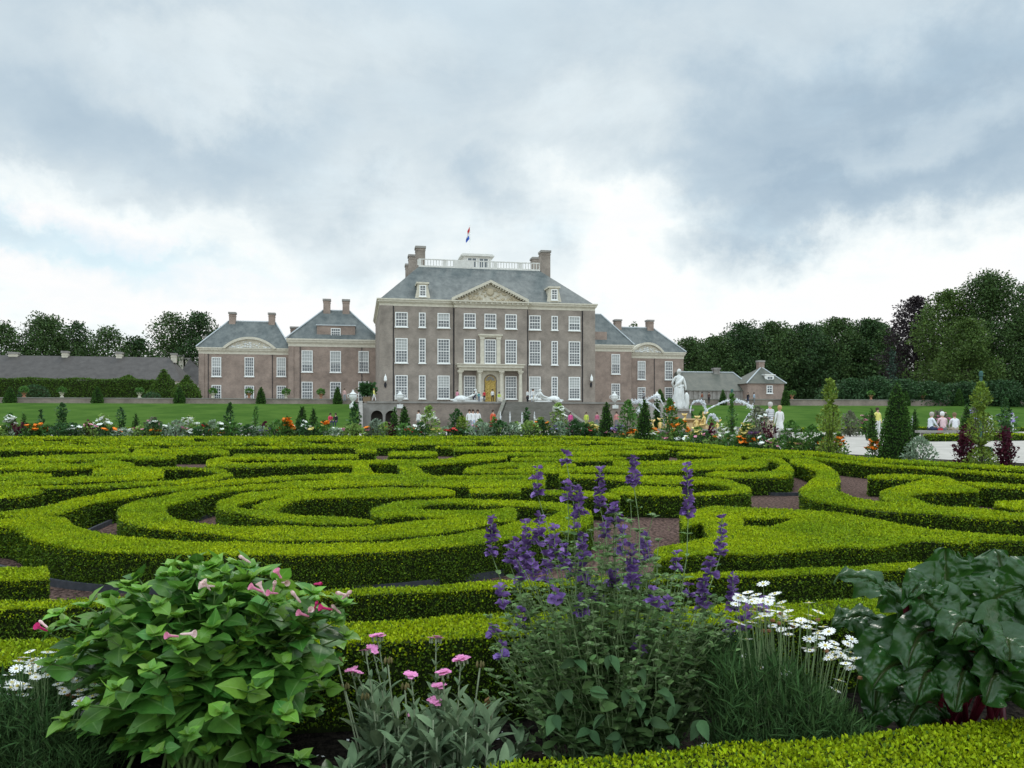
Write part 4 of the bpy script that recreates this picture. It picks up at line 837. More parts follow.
for a in ((690,337,42,160,'f_oak','lighter green tree at the beginning of the wood beside the wing'),(714,336,48,165,'f_oak','low rounded tree of the wood behind the grey-roofed range'),
 (742,323,52,170,'f_beech','round-topped dark tree above the grey-roofed range'),(772,322,56,172,'f_oak','wide tree behind the small pavilion'),(803,324,52,172,'f_beech','flat-topped dark tree just past the pavilion'),
 (836,317,58,176,'f_oak','tall dark oak in the middle of the wood'),(868,318,54,176,'f_beech','dense beech beside the copper beech'),(888,330,40,170,'f_oak','lower dark tree filling the gap before the copper beech')):
    tree(a[0],a[1],400,a[2]*1.34,a[3]+16,MT[a[4]],a[5],group=TG,dens=1.1)
for a in ((700,343,44,182,'f_beech'),(729,334,44,184,'f_oak'),(757,330,46,186,'f_beech'),(788,329,46,186,'f_oak'),(820,326,48,186,'f_beech'),(853,326,46,188,'f_oak'),(880,322,44,186,'f_beech')):
    tree(a[0],a[1],400,a[2]*1.3,a[3]+16,MT[a[4]],'tree crown filling a gap in the second rank of the wood',group='second rank of the wood',dens=1.1,low=.0)
tree(916,296,400,62,162,MT['f_copper'],'tall purple-black copper beech in the wood',group=TG,dens=1.3)
tree(948,289,400,74,150,MT['f_light'],'tall lime with a pale green crown leaning against the copper beech',group=TG,dens=1.2,low=.05)
tree(990,273,400,96,148,MT['f_oak'],'tallest broad tree of the wood, its crown highest of all',group=TG,dens=1.3,low=.05)
tree(1040,278,400,90,150,MT['f_beech'],'tall dark tree cut by the picture edge at the end of the wood',group=TG,dens=1.2,low=.05)
tree(968,318,400,64,140,MT['f_light'],'mid-height leafy tree standing in front of the tallest tree',group=TG,dens=1.2,low=.02)
tree(892,350,400,22,138,MT['f_blue'],'slim blue-green conifer before the copper beech','conifer',shape=2.0,group=TG,low=.02)
for k,(px,yt,w_) in enumerate(((852,378,38),(876,376,44),(905,379,40),(930,381,40),(830,384,30),(962,382,44),(1000,380,50))):
    tree(px,yt,402,w_,132,MT['f_shrub'],('rounded shrub under the wood edge behind the garden wall, below the conifer' if k in (1,2) else 'rounded shrub under the wood edge behind the garden wall'),'shrub',group='shrubs along the wood edge' if k not in (1,2) else 'shrubs below the conifer',cat='shrub',low=.0,z0=2.2)
# dark undergrowth closing the wood
def wood_back():
    b=MB(); n=26000; u=rng.uniform(38,170,n); P=np.zeros((n,3)); v=rng.uniform(58,66,n)
    P[:,0]=P0.x+u*CT-v*ST; P[:,1]=P0.y+u*ST+v*CT; P[:,2]=1+rng.random(n)*(11+3*np.sin(u*.3)+2*np.sin(u*.83))
    b.inst(QUAD_V*np.array([1.6,1,1]),QUAD_F,P,frames(rand_dirs(n),rand_dirs(n)),rng.uniform(.6,1.4,n)); o=b.build('undergrowth',MT['f_beech']); tag(o,'dark mass of leaves filling the depth of the wood','undergrowth',kind='stuff')
wood_back()

def leafy_surface(b,P,N,s,new=0,m=(0,1)):
    n=len(P); d=norm(N*.5+rand_dirs(n)*.8+np.array([0,0,.3])); b.inst(QUAD_V,QUAD_F,P+N*(rng.random(n)*.5-.35)[:,None]*s,frames(d,norm(rand_dirs(n)+N*.6)),s*rng.uniform(.7,1.3,n),np.where(rng.random(n)<new,m[1],m[0]))
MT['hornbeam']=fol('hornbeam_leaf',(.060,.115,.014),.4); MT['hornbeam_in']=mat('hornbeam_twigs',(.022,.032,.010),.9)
def clipped_block(name,label,u0,u1,v0,v1,z0,z1,cat='hedge',dens=1.0):
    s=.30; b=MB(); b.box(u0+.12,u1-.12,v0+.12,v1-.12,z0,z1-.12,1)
    for (A,Bx,N) in (((u0,v0,z0),(u1-u0,0,z1-z0),(0,-1,0)),((u0,v0,z1),(u1-u0,v1-v0,0),(0,0,1)),((u1,v0,z0),(0,v1-v0,z1-z0),(1,0,0)),((u0,v0,z0),(0,v1-v0,z1-z0),(-1,0,0))):
        ar=np.prod([x for x in Bx if x]); n=int(ar*4.0/s**2*dens); P=np.array(A)+rng.random((n,3))*np.array(Bx); P[:,2]+=.12*np.sin(P[:,0]*.9)*(N[2]>0); leafy_surface(b,P,np.tile(np.array(N,float),(n,1)),s)
    o=b.build(name,[MT['hornbeam'],MT['hornbeam_in']]); o.location=wp(0,0,0); o.rotation_euler=(0,0,TH); return tag(o,label,cat)
vh=20
hz1=uz(80,379.5,vh)[1]
clipped_block('clipped_hedge','long tall clipped green hedge in front of the low range',-90,uz(152,390,vh)[0],vh,vh+3,-.3,hz1)
def spun(name,label,px,ytop,prof_w,prof,d,z0,m,mi,cat,s=None,group=None,dens=1.0,body=.86):
    """clipped plant as a surface of revolution: prof (radius share, height share)"""
    base=W(px,HOR,d); h=(H+(HOR-ytop)/F*d)-z0; r=prof_w/F*d/2; s=s or max(.02,d*.0028)
    root=thing(name,label,cat,(base.x,base.y,z0),rng.uniform(0,6),group)
    pr=np.array(prof,float); pr[:,0]*=r; pr[:,1]*=h
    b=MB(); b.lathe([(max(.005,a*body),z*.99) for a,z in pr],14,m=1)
    seg=np.linalg.norm(np.diff(pr,axis=0),axis=1)*(pr[1:,0]+pr[:-1,0])/2*2*math.pi+1e-6
    n=int(min(9000,seg.sum()*4.2/s**2*dens)); i=rng.choice(len(seg),n,p=seg/seg.sum()); t=rng.random(n); a=rng.random(n)*2*math.pi
    rr=pr[i,0]*(1-t)+pr[i+1,0]*t; zz=pr[i,1]*(1-t)+pr[i+1,1]*t; rr=rr*(1+.03*np.sin(a*3+zz*5))
    dz=pr[i+1,1]-pr[i,1]; dr=pr[i+1,0]-pr[i,0]; N=norm(np.c_[np.cos(a)*dz,np.sin(a)*dz,-dr])
    leafy_surface(b,np.c_[rr*np.cos(a),rr*np.sin(a),zz],N,s)
    b.build('foliage',[m,mi],root)
    tk=MB(); tk.tube([(0,0,-.1),(0,0,h*.25)],max(.02,r*.12),6); tk.build('trunk',MT['bark'],root)
    return root
CONE=((.0,.0),(.86,.005),(1,.08),(.93,.22),(.75,.45),(.52,.68),(.28,.87),(.10,.975),(0,1))
TENT=((0,0),(1,.01),(1,.36),(.92,.40),(.55,.68),(.22,.88),(.16,.93),(.17,.99),(0,1))
BALL=((0,0),(.6,.03),(.92,.22),(1,.45),(.9,.72),(.6,.92),(0,1))
COLM=((0,0),(.75,.02),(.9,.15),(.8,.4),(1,.6),(.75,.85),(.35,.97),(0,1))
dv=lambda v,px: wp(uz(px,400,v)[0],v,0).y
spun('topiary_tent','large tent-shaped clipped topiary with a knob, at the end of the long hedge',164,370.3,31,TENT,dv(20,164),ZT-.3,MT['hornbeam'],MT['hornbeam_in'],'topiary',.3)
spun('topiary_tent','clipped topiary tent half hidden behind the larger one beside the outer wing',187,376,26,TENT,dv(24,187),ZT-.3,MT['hornbeam'],MT['hornbeam_in'],'topiary',.3)
spun('clipped_dome','rounded clipped hedge dome between the tent topiary and the wing',186,383,26,BALL,dv(15,186),ZT-.3,MT['hornbeam'],MT['hornbeam_in'],'topiary',.3)
spun('clipped_dome','clipped dome just showing above the long hedge',128,376,22,BALL,dv(22.5,128),ZT-.3,MT['hornbeam'],MT['hornbeam_in'],'topiary',.3)
spun('shrub','pale rounded bush in front of the long clipped hedge',34,386,26,BALL,dv(5,34),ZT-.3,MT['f_shrub'],MT['hornbeam_in'],'shrub',.3)
spun('shrub','low bright green bush below the tent topiary',152,393.5,16,BALL,dv(2,152),ZT-.3,MT['f_shrub'],MT['hornbeam_in'],'shrub',.3)
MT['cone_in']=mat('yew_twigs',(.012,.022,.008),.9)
for k,(px,yt,w_) in enumerate(((10,387,12),(97.5,386.5,11),(179.5,386,11),(261,387,9),(337.5,387,9))):
    spun('yew_cone','dark clipped yew cone on the grass bank, '+('first from the picture edge','below the long hedge','below the two tent topiaries','below the outer wing','beside the white urn at the terrace corner')[k],px,yt,w_,CONE,dv(-5.2,px),LZ,MT['cone'],MT['cone_in'],'topiary',.16,'yew cones along the garden wall')
for k,(px,yt,w_) in enumerate(((660,389,10),(723,390,7),(785.5,386.5,8),(906,391,8),(959,389,9),(1014,389,9))):
    spun('yew_cone','dark clipped yew cone on the grass bank, '+('behind the standing statue','before the grey-roofed range','beside the pavilion','below the blue-green conifer','second from the picture edge under the lime','closest to the picture edge under the wood')[k],px,yt,w_,CONE,dv(-5.2,px),LZ,MT['cone'],MT['cone_in'],'topiary',.16,'yew cones along the garden wall')
# garden cones in and behind the flower border
def dborder(px): return float(np.interp(px,[0,560,605,645,700,760,793,830,897,970,1024],[37.2,37.2,36,31,26,22.5,21,19.8,17.8,16.2,15.6]))
CG='clipped cones in the flower border'
for px,yt,w_,d,lb in ((302,406.5,13,38,'taller green cone of a pair in the flower border left of the grotto arches'),(313.5,408,9,44,'slim clipped cone just behind its taller neighbour in the border'),(394.5,407.5,9,44,'slim clipped cone in front of the grotto arches'),(404.5,405.5,12,40,'fuller clipped cone beside the slim one by the grotto arches'),
  (606.5,402,15,35,'clipped cone standing alone before the terrace wall beside the round shrub'),(644.5,399.5,17,30.5,'clipped cone beside the standing statue'),(897,383.5,33,18.2,'largest clipped cone, at the edge of the pale gravel path'),
  (967,405,13,30,'clipped cone beyond the path behind the dark red plants'),(872,408,9,38,'small clipped cone behind the largest cone'),(136,413.5,7,42,'small clipped cone in the border below the long hedge'),(24,413,6,42,'smallest clipped cone near the picture edge'),(915,409,7,44,'small dark cone behind the seated people'),(657,399,8,48,'dark narrow cone close behind the statue cone')):
    spun('garden_cone',lb,px,yt,w_,CONE,d,0,MT['cone'],MT['cone_in'],'topiary',None,CG)

# ------------------------------------------------------------------ flower border plants
LCOL={'green':(.060,.135,.028),'dark':(.030,.075,.022),'pale':(.15,.23,.055),'silver':(.17,.23,.15),'red':(.055,.010,.020),'yellowgreen':(.13,.19,.03),'grey':(.14,.18,.13),'dull':(.10,.11,.07)}
LM={k:fol('border_leaf_'+k,tuple(x*1.35 for x in v),.5,.25) for k,v in LCOL.items()}
FCOL={'white':(.80,.82,.76),'orange':(.80,.22,.02),'yellow':(.78,.66,.25),'redf':(.60,.05,.05),'lavender':(.30,.24,.48),'pink':(.70,.30,.42),'purple':(.20,.10,.22)}
FM={k:mat('petal_'+k,v,.6,var=.2,trans=.2) for k,v in FCOL.items()}
PET_V,PET_F=leaf_template(.45,.1,.1,rows=(0,.5,1),prof=(.3,1,.5),cols=(-1,0,1))
def plant(name,label,px,ytop,w_,leaf,flower=None,nf=20,shape='bush',d=None,group=None,cat='plant',fs=1.0,ls=None,dens=1.0):
    d=d or dborder(px)+rng.uniform(-.5,.9)
    base=W(px,HOR,d); h=H+(HOR-ytop)/F*d; wm=w_/F*d; ls=ls or max(.035,d*.0032)
    root=thing(name,label,cat,(base.x,base.y,0),rng.uniform(0,6),group)
    b=MB(); stems=[]
    n=int(np.clip(dens*9*wm*h/ls**2*.55,150,3200))
    f=rng.random(n); a=rng.random(n)*2*math.pi
    if shape=='bush': rad=np.sqrt(rng.random(n))*np.sin(np.pi*np.clip(.12+f*.88,0,1)**.8)**.6
    elif shape=='column': rad=np.sqrt(rng.random(n))*(.75+.25*np.sin(f*9+px))*np.clip((1.02-f)*5,0,1)
    elif shape=='open': rad=np.sqrt(rng.random(n))*np.abs(np.sin(f*8+px))**.7*np.clip((1.05-f)*3,.25,1)
    elif shape=='spike': 
        ns=9; k=rng.integers(0,ns,n); sa=k*2.4; sr=np.sqrt((k+.3)/ns)*.75; 
        rad=None; top=.75+.25*np.cos(k*1.7); zz=f*top
        x=np.cos(sa)*sr*(.35+.65*f)*wm/2+rng.normal(size=n)*.10*wm*(1-.6*f); y=np.sin(sa)*sr*(.35+.65*f)*wm/2+rng.normal(size=n)*.10*wm*(1-.6*f)
    if shape!='spike': x=np.cos(a)*rad*wm/2; y=np.sin(a)*rad*wm/2; zz=f
    P=np.c_[x,y,zz*h*.96+.02]
    out=norm(np.c_[x,y,np.full(n,wm*.35)]); ax=norm(out*.8+rand_dirs(n)*.6)
    b.inst(QUAD_V*np.array([1.25,1,1]),QUAD_F,P,frames(ax,norm(rand_dirs(n)*.6+np.array([0,0,1]))),ls*rng.uniform(.7,1.5,n))
    for k in range(5 if shape!='column' else 2):
        aa=k*2.4; b.tube([(0,0,-.05),(math.cos(aa)*wm*.18,math.sin(aa)*wm*.18,h*.6)],[ls*.22,ls*.1],5,1)
    b.build('foliage',[LM[leaf],MT['bark']],root)
    if flower:
        fb=MB(); fs_=ls*(1.25 if flower in('white','yellow','orange') else 1.0)*fs; nf=int(nf*1.35)
        if shape=='spike': idx=np.argsort(-zz)[:nf*3]; idx=rng.choice(idx,nf,replace=False)
        else: idx=rng.choice(np.where((f>.55)&(rad>.3))[0],nf) if ((f>.55)&(rad>.3)).sum()>3 else rng.choice(n,nf)
        me=None
        for j in idx:
            if me is None:
                g=MB(); k=6; aa=np.arange(k)*2*math.pi/k; g.inst(PET_V,PET_F,np.zeros((k,3)),frames(np.c_[np.cos(aa),np.sin(aa),np.full(k,.45)],np.tile([0,0,1.0],(k,1))),fs_*.8); g.lathe([(0,-fs_*.2),(fs_*.35,0),(fs_*.3,fs_*.25),(0,fs_*.3)],6)
                me=g.build('flower',FM[flower],link=False)
            o=bpy.data.objects.new('flower',me); COL.objects.link(o); o.parent=root; o.location=P[j]+np.array([x[j]*.12,y[j]*.12,ls*.4]); o.rotation_euler=(rng.uniform(-.5,.5),rng.uniform(-.5,.5),rng.uniform(0,6)); s=rng.uniform(.8,1.4); o.scale=(s,s,s)
    return root
BG='leafy plants of the far flower border'
PL=[ # name,label,px,ytop,w,leaf,flower,nf,shape
('climber_column','tall dark climbing plant on a post, in the border below the long hedge',62,403.5,14,'dark',None,0,'column'),
('climber_column','slender dark climber between two pale flowering clumps',121,407,9,'dark',None,0,'column'),
('climber_column','dark leafy column in front of the outer wing lawn',229.5,403.5,11,'dark',None,0,'column'),
('climber_column','thin green column beside the dark leafy one',256,407,8,'green',None,0,'column'),
('climber_column','slim leafy column near the picture edge',41,410,6,'dark',None,0,'column'),
('climber_column','tallest dark leafy column before the white urn at the terrace corner',355,402.5,13,'dark',None,0,'column'),
('climber_column','narrow dark column before the garden stairs',526.5,409,9,'dark',None,0,'column'),
('amaranth','dark red plant near the picture edge beside orange flowers',20,421,17,'red',None,0,'spike'),
('amaranth','small dark red plant in the border under the long hedge',88,420.5,11,'red',None,0,'spike'),
('amaranth','dark red plant between the leafy column and the cone pair',264,423,13,'red',None,0,'spike'),
('amaranth','dark red-brown plant close by the grotto cones',391,422,8,'red',None,0,'spike'),
('marigold','orange flower clump beside the dark red plant near the edge',38,424,22,'green','orange',22,'bush'),
('marigold','orange flower clump next to the taller cone of the pair',287,417,11,'green','orange',14,'bush'),
('marigold','orange flower clump between the cone pair and the tall column',325,421,14,'green','orange',12,'bush'),
('lily_clump','pale green clump with white flowers below the long hedge, larger',103,415.5,22,'pale','white',12,'bush'),
('lily_clump','pale green clump with cream flowers before the outer wing',190,417,22,'pale','white',12,'bush'),
('lily_clump','pinkish pale clump between the two white-flowered ones',153,418,20,'dull','pink',9,'bush'),
('lily_clump','tall pale-flowered plant beside the person in white by the terrace wall',429,406.5,20,'pale','white',14,'bush'),
('silver_bush','silvery leafed bush before the outer wing',213,421,20,'silver',None,0,'bush'),
('silver_bush','grey-green low bush beside the tall dark column',376,420,20,'grey',None,0,'bush'),
('white_flowers','low white flower cushion close to the cone pair',274,430,11,'green','white',16,'bush'),
('white_flowers','pale blue-white cushion at the picture edge',8,431,18,'silver','white',18,'bush'),
('white_flowers','white flower heads near the dark red plant at the edge',10,414,14,'green','white',16,'bush'),
('round_shrub','round yellowish-green shrub in front of the visitors in white',462,417,17,'yellowgreen',None,0,'bush'),
('dark_shrub','dark green shrub behind the round yellowish one',457,410,20,'dark',None,0,'bush'),
('dark_shrub','dark low bush before the foot of the stairs',500,422,26,'dark',None,0,'bush'),
('dark_shrub','dark spreading bush before the terrace wall',575,421,26,'dark',None,0,'bush'),
('dark_shrub','dark green bush close to the cone by the terrace wall',588,424,18,'green',None,0,'bush'),
('red_flowers','bushy plant with red blooms beside the visitors in white',480,420,14,'green','redf',8,'bush'),
('red_flowers','plant with orange-red blooms before the stairs',494,418,12,'green','redf',8,'bush'),
('white_flowers','loose white flower spray before the foot of the stairs',516,423,18,'pale','white',22,'bush'),
('meadow_bush','yellow-green feathery bush right of the stair column',541,418,24,'yellowgreen','white',5,'bush'),
('lily_clump','tall pale feathery plant before the reclining statue',558,403.5,18,'pale','white',18,'bush'),
('white_flowers','cream flower mound beside the cone by the terrace wall',592,423,14,'pale','yellow',20,'bush'),
('standard_shrub','rounded green standard shrub between the two statue cones',628,400,20,'green',None,0,'bush'),
('lavender','lavender clump at the foot of the standard shrub',619,425,18,'grey','lavender',22,'bush'),
('marigold','orange flower clump between the two cones by the statue',633.5,430,10,'green','orange',18,'bush'),
('marigold','orange flower pair at the foot of the statue cone',652,429,13,'green','orange',16,'bush'),
('rose_shrub','tall green shrub with orange blooms before the statue pedestal',670,399,19,'green','orange',6,'bush'),
('rose_shrub','bushy green plant with orange tops in front of the fountain',680,420,24,'green','orange',10,'bush'),
('yellow_bush','green plant with yellow-white flowers beside the gilded fountain',698,428,24,'green','yellow',14,'bush'),
('amaranth','dark red plume plant beside the fountain',711,419.5,10,'red',None,0,'spike'),
('white_flowers','mass of creamy flowers under the water arc',727,424,26,'pale','white',34,'bush'),
('white_flowers','creamy flower bush between the water arc and the red amaranth',748,423,24,'green','yellow',26,'bush'),
('climber_column','open green climber on a blue-topped post under the water arc',732,393,10,'green',None,0,'open'),
('amaranth','large dark red amaranth in front of the man in the striped shirt',769,421,19,'red',None,0,'spike'),
('purple_haze','dull purple flower stems next to the large amaranth',754,430,16,'dull','purple',18,'bush'),
('leafy_bush','blue-green leafy bush beside the woman in white',791,421,26,'green','white',6,'bush'),
('leafy_bush','low dense bush by the open rose bush',812,426,26,'green',None,0,'bush'),
('rose_shrub','tall open shrub with pale leaves beside the path',830,378,26,'yellowgreen',None,0,'open'),
('marigold','orange flowers at the foot of the tall open shrub',838,434,20,'green','orange',16,'bush'),
('leafy_bush','rough green bush in front of the tall open shrub',822,436,24,'dark','orange',4,'bush'),
('marigold','orange flower clump beside the largest cone',874,439,17,'green','orange',26,'bush'),
('silver_bush','grey-green bush between the largest cone and the red plants',920,438,32,'silver',None,0,'bush'),
('amaranth','wine-red amaranth with spreading leaves beside the blue post',965,425,30,'red',None,0,'spike'),
('amaranth','wine-red amaranth nearest the picture edge',1005,427,28,'red',None,0,'spike'),
('rose_shrub','open leafy climber on the tall blue-green post',981,381,30,'yellowgreen',None,0,'open'),
('climber_column','narrow dark column by the picture edge',1006,398,10,'dark',None,0,'column'),
('dark_shrub','low dark bush between the amaranths',987,448,18,'dark',None,0,'bush'),
]
for (nm,lb,px,yt,w_,lf,fl_,nf,sh) in PL:
    plant(nm,lb,px,yt,w_,lf,fl_,nf,sh,cat={'amaranth':'plant'}.get(nm,'plant'))
FWORD={'white':'white','pink':'pink','yellow':'yellow','lavender':'lavender','redf':'red','orange':'orange'}
def filler(px,place,choices,leaves,**k):
    lf=str(rng.choice(leaves)); fl_=choices[rng.integers(len(choices))]
    lb=('low %s-leaved plant with a few %s flowers filling the %s part of the border'%({'green':'green','dark':'dark','pale':'pale','silver':'silver'}[lf],FWORD[fl_],place)) if fl_ else 'low %s-leaved plant without flowers filling the %s part of the border'%(lf,place)
    plant('border_plant',lb,px,k['yt'],k['w_'],lf,fl_,k['nf'],'bush',group=lb.replace('plant','plants'),d=k['d'])
for px in range(-6,600,11):
    filler(px+rng.uniform(-5,5),'straight far',[None,'white','white','pink','yellow','lavender','redf','orange'],['green','dark','pale','silver'],yt=rng.uniform(421,430),w_=rng.uniform(18,28),nf=5,d=37.0+rng.uniform(-.5,.6))
for px in range(608,830,11):
    d=dborder(px); filler(px,'curved',['white','yellow','white','orange','pink',None],['green','dark','pale'],yt=HOR+(H-rng.uniform(.42,.6))*F/d,w_=rng.uniform(24,34),nf=8,d=d+rng.uniform(-.2,.5))
# posts
for px,yt,d,lb in ((981,371,16.9,'tall weathered blue-green post carrying an open climber'),(732,389,24.6,'slim post with a pale blue knob under the water arc')):
    b_=W(px,HOR,d); h=H+(HOR-yt)/F*d; t=MB(); t.lathe([(.028,-.1),(.028,h-.12),(.04,h-.11),(.04,h-.03),(.02,h)],10); o=t.build('garden_post',mat('blue_green_paint',(.055,.125,.11),.6)); o.location=(b_.x,b_.y,0); tag(o,lb,'post')
# low box strips of the next compartments
def strip(px0,px1,yt,d0,d1,w_,label,t=.3):
    a=W(px0,HOR,d0); c=W(px1,HOR,d1); hedge('box_strip',[[((a.x,a.y),(a.x,a.y+w_)),((c.x,c.y),(c.x,c.y+w_))]],t,label,'box strips of the further parterres')
strip(-20,210,0,62,64,1.0,'distant low box strip before the left grass bank'); strip(215,345,0,60,62,1.2,'distant low box strip behind the cone pair'); strip(330,440,0,56,58,1.4,'distant low box strip in front of the grotto arches')
strip(-20,330,0,52,54,.8,'distant low box strip just behind the far border, longer'); strip(932,1060,0,36,38,1.0,'low box strip beside the stone bench'); strip(845,930,0,64,66,.9,'distant low box strip behind the fountains'); strip(960,1060,0,60,64,.9,'distant low box strip behind the fountains at the picture edge')
strip(590,700,0,60,62,1.2,'distant low box strip behind the statue fountain'); strip(770,850,0,58,62,1.0,'distant low box strip behind the striped visitor')
for px,yt,w_,lf,fl_,d in ((850,412,24,'dull',None,46),(866,414,14,'green','pink',46),(975,408,30,'dull','lavender',48),(1005,412,26,'green','lavender',48),(890,414,16,'green','white',50),(940,411,22,'dull','pink',50),(830,412,20,'yellowgreen',None,44),(702,412,14,'green',None,50),(690,409,10,'dark',None,48),(758,407,26,'dull','white',34),(640,404,14,'green',None,48)):
    plant('border_plant','hazy flowering plant of the further border beyond the gravel path',px,yt,w_,lf,fl_,8,'bush',d=d,group='plants of the further border')
# ------------------------------------------------------------------ people, statues, fountain
SKIN=mat('skin',(.50,.32,.24),.6)
PM={}
def cloth(c):
    k=tuple(round(x,2) for x in c)
    if k not in PM: PM[k]=mat('cloth_%d'%len(PM),c,.85,noise=(30,tuple(x*.8 for x in c),2))
    return PM[k]
def stripe_mat():
    m=bpy.data.materials.new('striped_shirt'); m.use_nodes=True; nt=m.node_tree; N=nt.nodes; L=nt.links
    tc=N.new('ShaderNodeTexCoord'); wv=N.new('ShaderNodeTexWave'); wv.bands_direction='Z'; wv.inputs['Scale'].default_value=3.6; L.new(tc.outputs['Object'],wv.inputs['Vector'])
    r=N.new('ShaderNodeValToRGB'); r.color_ramp.interpolation='CONSTANT'; r.color_ramp.elements[0].color=(.10,.11,.16,1); r.color_ramp.elements[1].position=.38; r.color_ramp.elements[1].color=(.75,.75,.73,1)
    L.new(wv.outputs['Fac'],r.inputs[0]); L.new(r.outputs[0],N['Principled BSDF'].inputs['Base Color']); N['Principled BSDF'].inputs['Roughness'].default_value=.9; return m
def body_mesh(J, E, mats, region, scale=1.0, sub=2):
    """one continuous skinned figure: J name->(x,y,z,r), E edges; region(bone) picks the material slot of the faces nearest that bone"""
    names=list(J); me=bpy.data.meshes.new('body'); me.from_pydata([Vector(J[n][:3])*scale for n in names],[(names.index(a),names.index(c)) for a,c in E],[])
    o=bpy.data.objects.new('tmp',me); COL.objects.link(o)
    sk=o.modifiers.new('s','SKIN'); sk.use_smooth_shade=True; ss=o.modifiers.new('u','SUBSURF'); ss.levels=sub; ss.render_levels=sub
    for i,n in enumerate(names):
        v=me.skin_vertices[0].data[i]; r=J[n][3]*scale; v.radius=(r,r) if len(J[n])<5 else (r*J[n][4],r); v.use_root=(n=='pelvis')
    dg=bpy.context.evaluated_depsgraph_get(); out=bpy.data.meshes.new_from_object(o.evaluated_get(dg)); bpy.data.objects.remove(o)
    for m in mats: out.materials.append(m)
    if len(mats)>1:
        segs=[(np.array(J[a][:3])*scale,np.array(J[c][:3])*scale,(a,c)) for a,c in E]
        cen=np.empty(len(out.polygons)*3); out.polygons.foreach_get('center',cen); cen=cen.reshape(-1,3)
        D=[]
        for a,c,_ in segs:
            ab=c-a; t=np.clip(((cen-a)@ab)/max(ab@ab,1e-9),0,1); D.append(np.linalg.norm(cen-(a+t[:,None]*ab),axis=1))
        k=np.argmin(np.array(D),axis=0); reg=np.array([region(s[2]) for s in segs])[k]
        out.polygons.foreach_set('material_index',reg.astype(np.int32))
    out.polygons.foreach_set('use_smooth',np.ones(len(out.polygons),bool)); out.update()
    return out
def pose(kind, r_):
    J={'pelvis':(0,0,.95,.125,1.25),'waist':(0,0,1.10,.112,1.2),'chest':(0,.0,1.30,.125,1.35),'collar':(0,.01,1.44,.085,1.3),'neck':(0,.0,1.52,.05),'jaw':(0,-.02,1.59,.07),'crown':(0,.0,1.68,.088),'top':(0,.01,1.735,.055)}
    a=r_.uniform(-.06,.06)
    if kind in('stand','walk'):
        st_=.22 if kind=='walk' else .02
        for s,n in((-1,'l'),(1,'r')):
            f=s*st_
            J.update({'hip'+n:(s*.09,0,.90,.092),'knee'+n:(s*.10,-f*.55-.02,.50,.06),'ank'+n:(s*.10,-f,.09+abs(f)*.1,.04),'toe'+n:(s*.115,-f-.15,.035+(.05 if f<0 else 0),.033),
              'sh'+n:(s*.175,.0,1.415,.06),'elb'+n:(s*(.235),f*.5+a,1.13,.043),'wri'+n:(s*.235,f*.9-.08+a,.90,.030),'hand'+n:(s*.225,f-.11+a,.80,.034)})
    else:
        for k in('pelvis','waist','chest','collar','neck','jaw','crown','top'): x=list(J[k]); x[2]-=.42; x[1]-=(x[2]-.53)*.16; J[k]=tuple(x)
        for s,n in((-1,'l'),(1,'r')):
            J.update({'hip'+n:(s*.10,-.03,.52,.095),'knee'+n:(s*.13,-.46,.52,.066),'ank'+n:(s*.12,-.44,.09,.042),'toe'+n:(s*.13,-.60,.035,.034),
              'sh'+n:(s*.175,-.06,.985,.06),'elb'+n:(s*.23,-.16,.74,.043),'wri'+n:(s*.15,-.36,.62,.03),'hand'+n:(s*.12,-.44,.60,.034)})
    E=[('pelvis','waist'),('waist','chest'),('chest','collar'),('collar','neck'),('neck','jaw'),('jaw','crown'),('crown','top')]
    for n in 'lr': E+=[('pelvis','hip'+n),('hip'+n,'knee'+n),('knee'+n,'ank'+n),('ank'+n,'toe'+n),('collar','sh'+n),('sh'+n,'elb'+n),('elb'+n,'wri'+n),('wri'+n,'hand'+n)]
    return J,E
